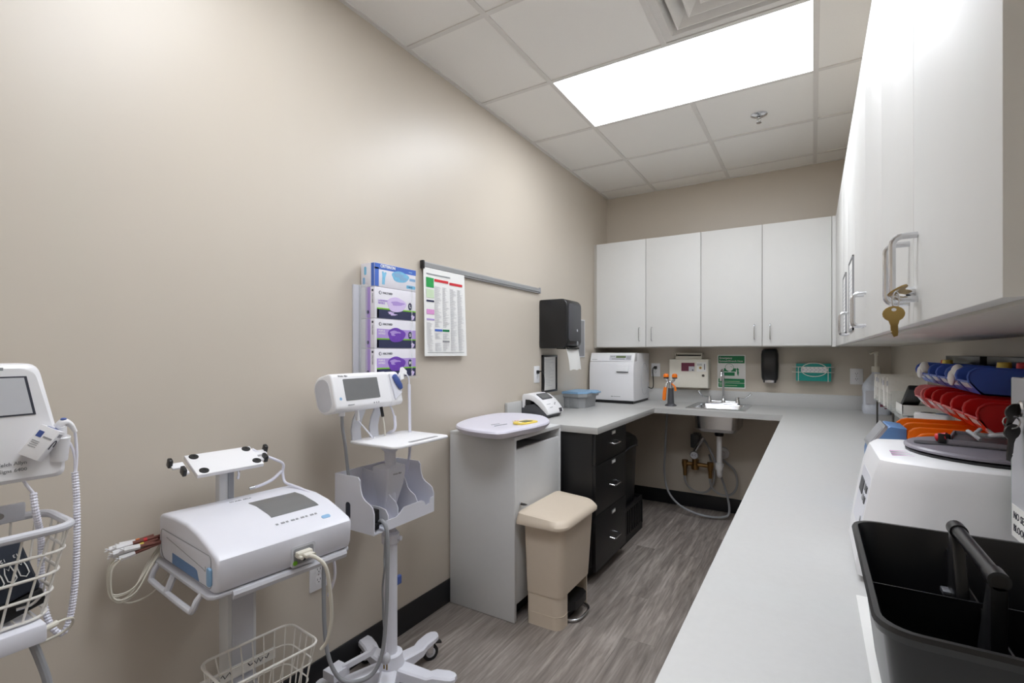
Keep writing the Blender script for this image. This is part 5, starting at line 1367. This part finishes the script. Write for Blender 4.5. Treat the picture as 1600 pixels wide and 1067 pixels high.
# clear wall organiser with packets
oz = 1.055
t = Thing('clear_organiser', 'clear acrylic riser shelf standing along the right wall behind the bin rack', 'organiser', (.37, 2.8, ZK))
b = MB(); b.box((.295, 2.26, oz), (XR - .024, 3.40, oz + .004), M_CLEAR); b.box((.292, 2.26, oz), (.296, 3.40, oz + .026), M_CLEAR); t.part('shelf', b)
b = MB()
for (a, c) in ((2.72, 3.395),):
    b.box((.293, a, oz + .004), (.296, c, oz + .075), M_CLEAR); b.box((.293, a, oz + .004), (XR - .024, a + .003, oz + .09), M_CLEAR); b.box((.293, c - .003, oz + .004), (XR - .024, c, oz + .09), M_CLEAR)
t.part('tray_walls', b)
for (x, y) in ((.305, 2.28), (.305, 2.75), (.305, 3.38), (XR - .034, 2.28), (XR - .034, 3.38)):
    b = MB(); b.cyl((x, y, ZK + .0005), (x, y, oz), .0045, M_OLIVE, n=10); t.part('leg', b)
pk = MB(); pk.loft([[(x, y, z) for (x, y) in ((-.07, -.013), (.07, -.016), (.07, .012), (-.07, .014))] if 0 else [(-.072, -.010, z), (-.03, -.016 - w_, z), (.03, -.015 - w_, z), (.072, -.010, z), (.072, .012, z), (.0, .016 + w_, z), (-.072, .012, z)] for (z, w_) in ((0, -.004), (.02, .003), (.08, .002), (.125, -.004), (.138, -.008))], mat('crinkled paper', (234, 232, 228), .7, var=.08, scale=80, bump=.4))
p0 = pk.build('wrapped_packet'); 
sp = MB(); sp.box((-.0735, -.011, .1), (-.07, .012, .122), M_PALE); sp.build('seal', p0)
names = ['first wrapped paper packet from the jug end', 'second wrapped paper packet from the jug end', 'third wrapped paper packet from the jug end', 'fourth wrapped paper packet from the jug end', 'fifth wrapped paper packet from the jug end', 'sixth wrapped paper packet from the jug end', 'seventh wrapped paper packet from the jug end', 'last wrapped paper packet, by the white carton']
for k in range(8):
    o = p0 if k == 0 else copy_tree(p0)
    o.location = (.366 + .006 * ((k * 37) % 3 - 1), 3.345 - .072 * k, oz + .006)
    o.rotation_euler = (R(-12 + (k * 5) % 9), 0, R((k * 53) % 19 - 9))
    tag(o, names[k] + ' in the clear organiser', 'packet', 'wrapped packets in the clear organiser')
t = Thing('supply_carton', 'open white carton with black contents on the clear riser shelf', 'carton', (.37, 2.57, oz + .004))
b = MB(); cz0 = oz + .0046
for (lo, hi) in (((.305, 2.49, cz0), (.435, 2.665, cz0 + .003)), ((.305, 2.49, cz0), (.308, 2.665, cz0 + .045)), ((.432, 2.49, cz0), (.435, 2.665, cz0 + .06)), ((.305, 2.49, cz0), (.435, 2.493, cz0 + .045)), ((.305, 2.662, cz0), (.435, 2.665, cz0 + .045))): b.box(lo, hi, M_PAPER)
t.part('carton', b)
b = MB()
for k in range(4): b.box((.312 + .03 * k, 2.497, cz0 + .0035), (.338 + .03 * k, 2.655, cz0 + .038), M_DARK, .006)
t.part('contents', b, label='black packs')
RMx = Matrix.Translation((.335, 2.46, 1.142)) @ Matrix.Rotation(R(-24), 4, 'X') 
b = MB(); b.box((-.028, -.10, -.011), (.028, .10, .011), M_BLACKM, .007, M=RMx)
t = Thing('black_handset', 'black handheld device with grey keys leaning on the white carton', 'handset', (.335, 2.46, 1.07))
t.part('body', b)
b = MB()
for i in range(3):
    for j in range(5): b.box((-.019 + .014 * i, -.02 + .02 * j, .0105), (-.009 + .014 * i, -.007 + .02 * j, .0135), M_DARK, .001, M=RMx)
t.part('keys', b)
t = Thing('digital_thermometer', 'white and blue handheld thermometer lying on the clear riser shelf', 'thermometer', (.37, 2.31, oz + .004))
TMx = Matrix.Translation((.375, 2.32, oz + .0215)) @ Matrix.Rotation(R(52), 4, 'Z')
b = MB(); b.loft([[tuple(TMx @ Vector((x, y, z))) for (x, y) in rrect(-w_, -.055, w_, .055, .012, 4)] for (z, w_) in ((-.016, .018), (-.01, .026), (.01, .026), (.017, .02))], M_WHITE); t.part('body', b)
b = MB(); b.prism(rrect(-.014, .0, .014, .036, .003), .0165, .0185, M_DARK, M=TMx); b.prism(rrect(-.016, -.045, .016, -.012, .004), .0165, .0183, M_STEELBLUE, M=TMx); t.part('display', b)

# ------------------------------------------------------------------ bin rack
rx = .446
t = Thing('bin_rack', 'slotted grey bench rack with black posts carrying rows of coloured bins', 'bin rack', (rx, 1.75, ZK))
for y in (1.30, 1.80, 2.24):
    b = MB(); b.box((rx - .008, y - .018, ZK + .0005), (rx + .003, y + .018, 1.21), M_BLACKM, .002); b.box((rx - .06, y - .02, ZK + .0005), (rx + .004, y + .02, ZK + .012), M_BLACKM, .002); t.part('post', b)
for (z0, z1) in ((1.112, 1.146), (1.06, 1.108), (1.165, 1.205)):
    b = MB(); b.box((rx - .008, 1.27, z0), (rx - .003, 2.27, z1), M_ALU)
    n = 58
    for k in range(n):
        y = 1.285 + (2.255 - 1.285) * k / n
        for zz in ((z0 + .008, z0 + .024), (z1 - .024, z1 - .008)): b.box((rx - .0085, y, zz[0]), (rx - .0075, y + .007, zz[1]), M_DARK)
    t.part('slotted_rail', b)
def make_bin(m, w_=.102, d=.15, h=.068):
    """open hopper-front bin: local x points to the wall, mouth toward -x, origin under its centre"""
    b = MB()
    tt = .003
    fr = [(-d / 2 + .024, h), (-d / 2 + .012, h - .003), (-d / 2 + .003, h - .011), (-d / 2, h - .022), (-d / 2 + .003, h * .45), (-d / 2 + .016, h * .18), (-d / 2 + .026, 0)]
    prof = [(d / 2, 0), (d / 2, h)] + fr
    for y0 in (-w_ / 2, w_ / 2 - tt): b.prism(prof, y0, y0 + tt, m, 'y')
    b.box((-d / 2 + .026, -w_ / 2, 0), (d / 2, w_ / 2, tt), m); b.box((d / 2 - tt, -w_ / 2, 0), (d / 2, w_ / 2, h), m)
    b.prism([(-d / 2 + .026, 0), (-d / 2 + .026 + tt, tt), (-d / 2 + .016 + tt, h * .18), (-d / 2 + .003 + tt, h * .45), (-d / 2 + .003, h * .45), (-d / 2 + .016, h * .18)], -w_ / 2, w_ / 2, m, 'y')
    # rolled rim
    for s_ in (-1, 1): b.tube([(d / 2, s_ * w_ / 2, h)] + [(x, s_ * w_ / 2, z) for (x, z) in fr[:5]], .0026, m, n=6)
    b.tube([(-d / 2 + .003, -w_ / 2, h * .45), (-d / 2 + .003, w_ / 2, h * .45)], .0026, m, n=6)
    b.box((d / 2 - .001, -w_ * .3, h * .7), (d / 2 + .008, w_ * .3, h), m)
    o = b.build('hopper_bin')
    lb = MB(); LBm = frame((-d / 2 + .0095, 0, h * .315), (0, -1, 0), (-.013, 0, h * .27)); lb.strip(LBm, -w_ * .3, -.007, w_ * .3, .007, M_PALE, .0015); lb.build('label_strip', o)
    return o
ords = ['nearest', 'second', 'third', 'fourth', 'fifth', 'farthest']
def bin_row(m, colour, row, xc, z, y0, pitch, n, ang, d=.15, h=.068):
    o = make_bin(m, d=d, h=h)
    for k in range(n):
        c = o if k == 0 else copy_tree(o)
        c.location = (xc, y0 + pitch * k, z); c.rotation_euler = (0, R(ang), 0)
        nm = ords[k] if k < n - 1 else 'farthest'
        lab = f'{nm} {colour} hopper bin in the {row} row of the rack'
        if 0 < k < n - 1: lab = f'{nm} {colour} hopper bin from the near end of the {row} row'
        tag(c, lab, 'storage bin', f'{colour} bins on the rack')
bin_row(M_BLUE, 'blue', 'top', .361, 1.218, 1.527, .109, 6, 3, d=.132, h=.06)
bin_row(M_RED, 'red', 'middle', .356, 1.148, 1.383, .109, 5, 3, d=.152, h=.062)
bin_row(M_ORANGE, 'orange', 'bottom', .318, 1.051, 1.425, .104, 4, 0, d=.226, h=.074)
o = make_bin(M_PINKC, d=.160, h=.062); o.location = (.352, 1.383 + .109 * 5, 1.148); o.rotation_euler = (0, R(3), 0)
tag(o, 'clear pink hopper bin at the far end of the red row', 'storage bin')
# loose pieces in the blue bins
for (x, y, z, m, lab) in ((.375, 1.552, 1.283, M_YELLOW, 'yellow tube cap standing up out of the nearest blue bin'), (.395, 1.502, 1.283, M_REDP, 'red tube cap standing up out of the nearest blue bin'), (.345, 1.94, 1.283, M_YELLOW, 'yellow tube cap toward the far end of the blue bins'), (.35, 1.985, 1.283, M_REDP, 'red tube cap toward the far end of the blue bins')):
    b = MB(); b.lathe([(.009, -.061), (.009, -.006), (.0135, -.006), (.012, .008), (.009, .009)], m, Matrix.Translation((x, y, z)))
    single('tube_cap', b, lab, 'cap', (x, y, z - .061), 'coloured caps in the blue bins')
for (y, lab) in ((1.60, 'white wadding spilling over the lip of a blue bin, nearer of two'), (2.02, 'white wadding spilling over the lip of a blue bin, farther of two')):
    b = MB(); b.ell((.304, y, 1.264), (.014, .016, .022), M_PAPER); b.ell((.293, y + .003, 1.252), (.008, .014, .019), M_PAPER); b.ell((.33, y + .01, 1.262), (.028, .02, .014), M_PAPER)
    single('cotton_wadding', b, lab, 'wadding', (.30, y, 1.232), 'white wadding in the blue bins')
# black slotted holders on the wall above
for (y0, y1, lab) in ((1.98, 2.42, 'black slotted holder on the right wall above the bins, farther of two'), (1.42, 1.91, 'black slotted holder on the right wall above the bins, nearer of two')):
    t = Thing('slotted_holder', lab, 'wall holder', (XR, (y0 + y1) / 2, 1.24), group='black slotted wall holders')
    b = MB(); b.box((.425, y0, 1.278), (XR - .0005, y1, 1.303), M_BLACK, .002); t.part('top_lip', b)
    b = MB(); b.box((.437, y0 + .015, 1.225), (XR - .0005, y1 - .015, 1.279), M_BLACKM, .001)
    n = 26
    for k in range(n):
        y = y0 + .03 + (y1 - y0 - .06) * k / n
        b.box((.4355, y, 1.236), (.4375, y + .006, 1.268), M_GREY)
    t.part('slotted_front', b)

# blue device behind the centrifuge
t = Thing('blue_terminal', 'blue desktop reader with a slanted grey screen behind the white centrifuge', 'reader', (.17, 1.62, ZK))
pr = [(.124, ZK + .001), (.203, ZK + .001), (.203, ZK + .226), (.170, ZK + .230), (.164, ZK + .227), (.128, ZK + .172), (.124, ZK + .155)]
b = MB(); b.prism(pr, 1.575, 1.705, M_STEELBLUE, 'y', .004); bd = t.part('housing', b)
b = MB(); SM = frame((.146, 1.64, ZK + .1995), (0, -1, 0), (.545, 0, .84)); b.prism(rrect(-.064, -.034, .064, .034, .006), -.004, .006, M_ALU, M=SM); b.prism(rrect(-.054, -.026, .054, .025, .003), 0, .0068, M_GREY, M=SM); t.part('screen', b, bd)
b = MB(); b.prism([(.16, ZK + .13), (.2025, ZK + .13), (.2025, ZK + .195)], 1.5735, 1.576, M_BLACKM, 'y'); t.part('side_panel', b, bd, label='black triangle on the side')  # flat black triangle laid on the near side face

# centrifuge
t = Thing('centrifuge', 'white benchtop centrifuge with a grey lid on the right worktop', 'centrifuge', (.26, 1.22, ZK))
ctl = [(.100, 1.10), (.125, 1.078), (.173, 1.062), (.258, 1.055), (.34, 1.062), (.40, 1.085), (.425, 1.13), (.43, 1.25), (.42, 1.33), (.36, 1.362), (.16, 1.362), (.112, 1.345), (.100, 1.30)]
def cring(dl, z, ins=0.0):
    pts = []
    for (x, y) in ctl:
        f = max(0, (.26 - x) / .16)
        xx = x - dl * f ** 1.0
        pts.append((.26 + (xx - .26) * (1 - ins), 1.21 + (y - 1.21) * (1 - ins), z))
    return pts
b = MB(); b.loft([cring(.030, ZK + .012), cring(.033, ZK + .03), cring(.024, ZK + .10), cring(.008, ZK + .19), cring(.0, ZK + .218), cring(0, ZK + .226, .02), cring(0, ZK + .230, .06), cring(0, ZK + .232, .3)], M_WHITE); bd = t.part('housing', b)
b = MB()
for (x, y) in ((.1, 1.12), (.1, 1.31), (.4, 1.13), (.4, 1.31)): b.cyl((x, y, ZK + .0004), (x, y, ZK + .014), .012, M_RUBBER)
t.part('feet', b)
LC = Matrix.Translation((.283, 1.215, ZK + .229))
b = MB(); b.lathe([(.124, .0), (.129, .002), (.130, .007), (.126, .009)], M_BLACKM, LC); t.part('lid_seal', b)
b = MB(); b.lathe([(.125, .009), (.131, .0105), (.131, .014), (.127, .017), (.10, .019), (.05, .020), (.002, .0205)], M_GLID, LC, n=48); ld = t.part('lid', b)
b = MB(); b.box((.20, 1.195, ZK + .246), (.218, 1.212, ZK + .268), M_BLACK, .003); b.prism(rrect(.165, 1.185, .28, 1.225, .019), ZK + .2465, ZK + .2500, M_DARK, 'z'); t.part('latch', b, ld)
CMx = frame((.0835, 1.185, ZK + .135), (0, -1, 0), (.175, 0, .985))
b = MB(); b.prism(rrect(-.075, -.052, .075, .054, .012), -.004, .0015, M_COOL, M=CMx); 
for k in range(2): b.strip(CMx, .042, .0 + .02 * k, .058, .012 + .02 * k, M_DARK, .003); b.strip(CMx, .012, .0 + .02 * k, .030, .012 + .02 * k, M_GREY, .003)
b.strip(CMx, -.055, .005, .0, .032, M_DARK, .003); b.oval(CMx, .05, -.03, .005, .005, M_GREY, .003); t.part('control_panel', b, bd)
b = MB(); WM = FZ((.118, 1.16, ZK + .2300), R(8))
for k in range(5): b.strip(WM, .002 + .002 * k, -.030 + .012 * k, .035, -.0285 + .012 * k, (M_PINK, M_TEXT)[k % 2], .0022)
t.part('warning_print', b, bd)
# dark tray with clutter on the lid
t = Thing('dark_tray', 'dark grey shallow tray resting on the centrifuge lid', 'tray', (.33, 1.26, ZK + .2506))
TT = Matrix.Translation((.325, 1.235, ZK + .2506)) @ Matrix.Rotation(R(-14), 4, 'Z')
b = MB(); b.box((-.10, -.075, 0), (.11, .075, .003), M_DARK, .001, M=TT)
for (lo, hi) in (((-.10, -.075, 0), (.11, -.072, .009)), ((-.10, .072, 0), (.11, .075, .009)), ((-.10, -.075, 0), (-.097, .075, .009)), ((.107, -.075, 0), (.11, .075, .009))): b.box(lo, hi, M_GLID, M=TT)
t.part('tray', b)
t = Thing('sample_tubes', 'tangle of clear plastic tubing with a red cap in the dark tray on the centrifuge', 'tubing', (.30, 1.25, ZK + .254))
b = MB()
for k in range(7):
    rs = random.Random(k)
    pts = [TT @ Vector((-.07 + .022 * k + rs.uniform(-.02, .02), -.05 + .03 * j + rs.uniform(-.012, .012), .010 + .012 * math.sin(j * 1.7 + k) ** 2 + .002 * k)) for j in range(4)]
    b.tube(pts, .0035, M_CLEAR if k % 2 else M_PALE, n=7, smooth=5)
t.part('tubing', b)
b = MB(); b.cyl(TT @ Vector((-.115, -.055, .008)), TT @ Vector((-.10, -.06, .012)), .008, M_REDP); t.part('cap', b, label='red cap')

# lock box at the right edge
kx, ky0, ky1, kz0, kz1 = .258, .66, 1.036, 1.034, 1.277
t = Thing('lock_box', 'white wall box with steel keys in its lock, in front of the red bins', 'lock box', (XR, .85, kz0))
b = MB(); b.box((kx + .008, ky0, kz0), (XR - .0005, ky1 - .002, kz1), M_WHITE, .004); bd = t.part('housing', b)
b = MB(); b.box((kx, ky0, kz0 + .002), (kx + .007, ky1, kz1), M_PALE, .0015); dr = t.part('door', b)
b = MB(); b.box((kx + .0005, ky1, kz0 + .02), (kx + .0065, ky1 + .002, kz1 - .002), mat('acrylic edge', (120, 160, 134), .3)); t.part('edge_strip', b, dr, label='green tinted edge')
KM = FN((kx, ky1, kz0))
b = MB(); b.lathe([(.012, 0), (.012, .006), (.009, .008)], M_CHROME, KM @ Matrix.Translation((.062, .200, 0))); t.part('lock', b, dr)
b = MB(); b.strip(KM, .006, .004, .20, .052, M_PAPER, .0006)
b.text('NO SERVICE', .015, KM @ Matrix.Translation((.014, .037, .0006)), M_INK); b.text('BLOOD AND', .015, KM @ Matrix.Translation((.014, .018, .0006)), M_INK); t.part('notice', b, dr)
t = Thing('steel_keys', 'two steel keys hanging from the lock of the white wall box', 'keys', (kx - .02, ky1 - .05, kz0 + .1), )
t.part('key', key_mb(KM @ Vector((.060, .196, .012)), (-.75, -.6, .1), (.1, -.25, 1), M_OLIVE, .030))
t.part('key', key_mb(KM @ Vector((.056, .166, .013)), (-.75, -.65, .0), (.0, -.12, 1), M_OLIVE, .044))
b = MB(); b.tube([KM @ Vector((.058, .180 + .009 * math.sin(R(30 * k)), .014 + .009 * math.cos(R(30 * k)))) for k in range(12)], .0012, M_STEEL, n=6, closed=True); t.part('key_ring', b)

# black carry caddy, nearest
qx0, qx1, qy0, qy1, qz = .052, .262, .553, .892, 1.066
t = Thing('carry_caddy', 'black divided carry caddy with a central handle at the near end of the worktop', 'caddy', ((qx0 + qx1) / 2, (qy0 + qy1) / 2, ZK))
def qring(e, z, r=.03): return [(x, y, z) for (x, y) in rrect(qx0 + e, qy0 + e, qx1 - e, qy1 - e, max(.004, r - e * .5), 6)]
b = MB()
b.loft([qring(.022, ZK + .003), qring(.004, qz - .012), qring(-.002, qz - .011), qring(-.004, qz - .004), qring(-.002, qz), qring(.003, qz), qring(.006, qz - .010), qring(.024, ZK + .007), qring(.06, ZK + .006)], M_BLACK); t.part('tub', b)
mx_ = (qx0 + qx1) / 2; my_ = (qy0 + qy1) / 2
b = MB(); b.prism([(qx0 + .024, ZK + .008), (qx1 - .024, ZK + .008), (qx1 - .008, qz - .025), (qx0 + .008, qz - .025)], my_ - .001 - .0, my_ + .001, M_BLACK, 'y'); t.part('divider', b)
b = MB(); b.prism([(qy0 + .024, ZK + .008), (qy1 - .024, ZK + .008), (qy1 - .008, qz - .02), (qy1 - .05, qz - .03), (qy0 + .05, qz - .03), (qy0 + .008, qz - .02)], mx_ - .001, mx_ + .001, M_BLACK, 'x'); t.part('divider', b)
hx_, hz_ = .150, 1.098
b = MB(); b.tube([(hx_, .640, hz_), (hx_, .800, hz_)], .0072, M_BLACK, n=18); b.tube([(hx_, .634, hz_), (hx_, .655, hz_)], .0090, M_BLACK, n=18); b.tube([(hx_, .783, hz_), (hx_, .803, hz_)], .0090, M_BLACK, n=18); b.tube([(hx_, .6335, hz_), (hx_, .636, hz_)], .0062, M_RUBBER, n=14)
t.part('handle', b)
b = MB()
for (a, s_) in ((.634, 1), (.790, -1)):
    b.prism([(a, hz_ - .006), (a + .014, hz_ - .006), (a + .014 + (.03 if s_ > 0 else 0), qz - .05), (a + .014 + (.03 if s_ > 0 else 0), ZK + .01), (a - (.03 if s_ < 0 else 0), ZK + .01), (a - (.03 if s_ < 0 else 0), qz - .05)], hx_ - .0065, hx_ + .0065, M_BLACK, 'x', .002)
    b.box((hx_ - .014, a - .002, qz - .05), (hx_ + .014, a + .016, qz - .044), M_DARK, .001)
t.part('handle_post', b)
b = MB(); b.box((.0635, .45, ZK + .0004), (.275, 1.03, ZK + .0024), M_DOOR, .0005)
single('paper_liner', b, 'thin white sheet lying under the black caddy', 'paper sheet', (.15, .7, ZK))

# ------------------------------------------------------------------ camera, world, view
cam = bpy.data.cameras.new('camera')
cam.sensor_width = 36; cam.lens = 766 / 1600 * 36; cam.shift_y = 17.5 / 1600; cam.clip_start = .02
co = bpy.data.objects.new('camera', cam); COL.objects.link(co)
co.location = (0, 0, 1.314); co.rotation_euler = (R(90), 0, R(31.53))
SC.camera = co
w_ = bpy.data.worlds.new('world'); SC.world = w_; w_.use_nodes = True
w_.node_tree.nodes['Background'].inputs['Color'].default_value = (1, 1, 1, 1)
w_.node_tree.nodes['Background'].inputs['Strength'].default_value = 0.0
SC.view_settings.view_transform = 'Standard'; SC.view_settings.look = 'None'; SC.view_settings.gamma = 1; SC.view_settings.use_curve_mapping = False
SC.view_settings.exposure = 0.15
SC.cycles.max_bounces = 12; SC.cycles.diffuse_bounces = 8; SC.cycles.transparent_max_bounces = 16
SC.cycles.use_denoising = True
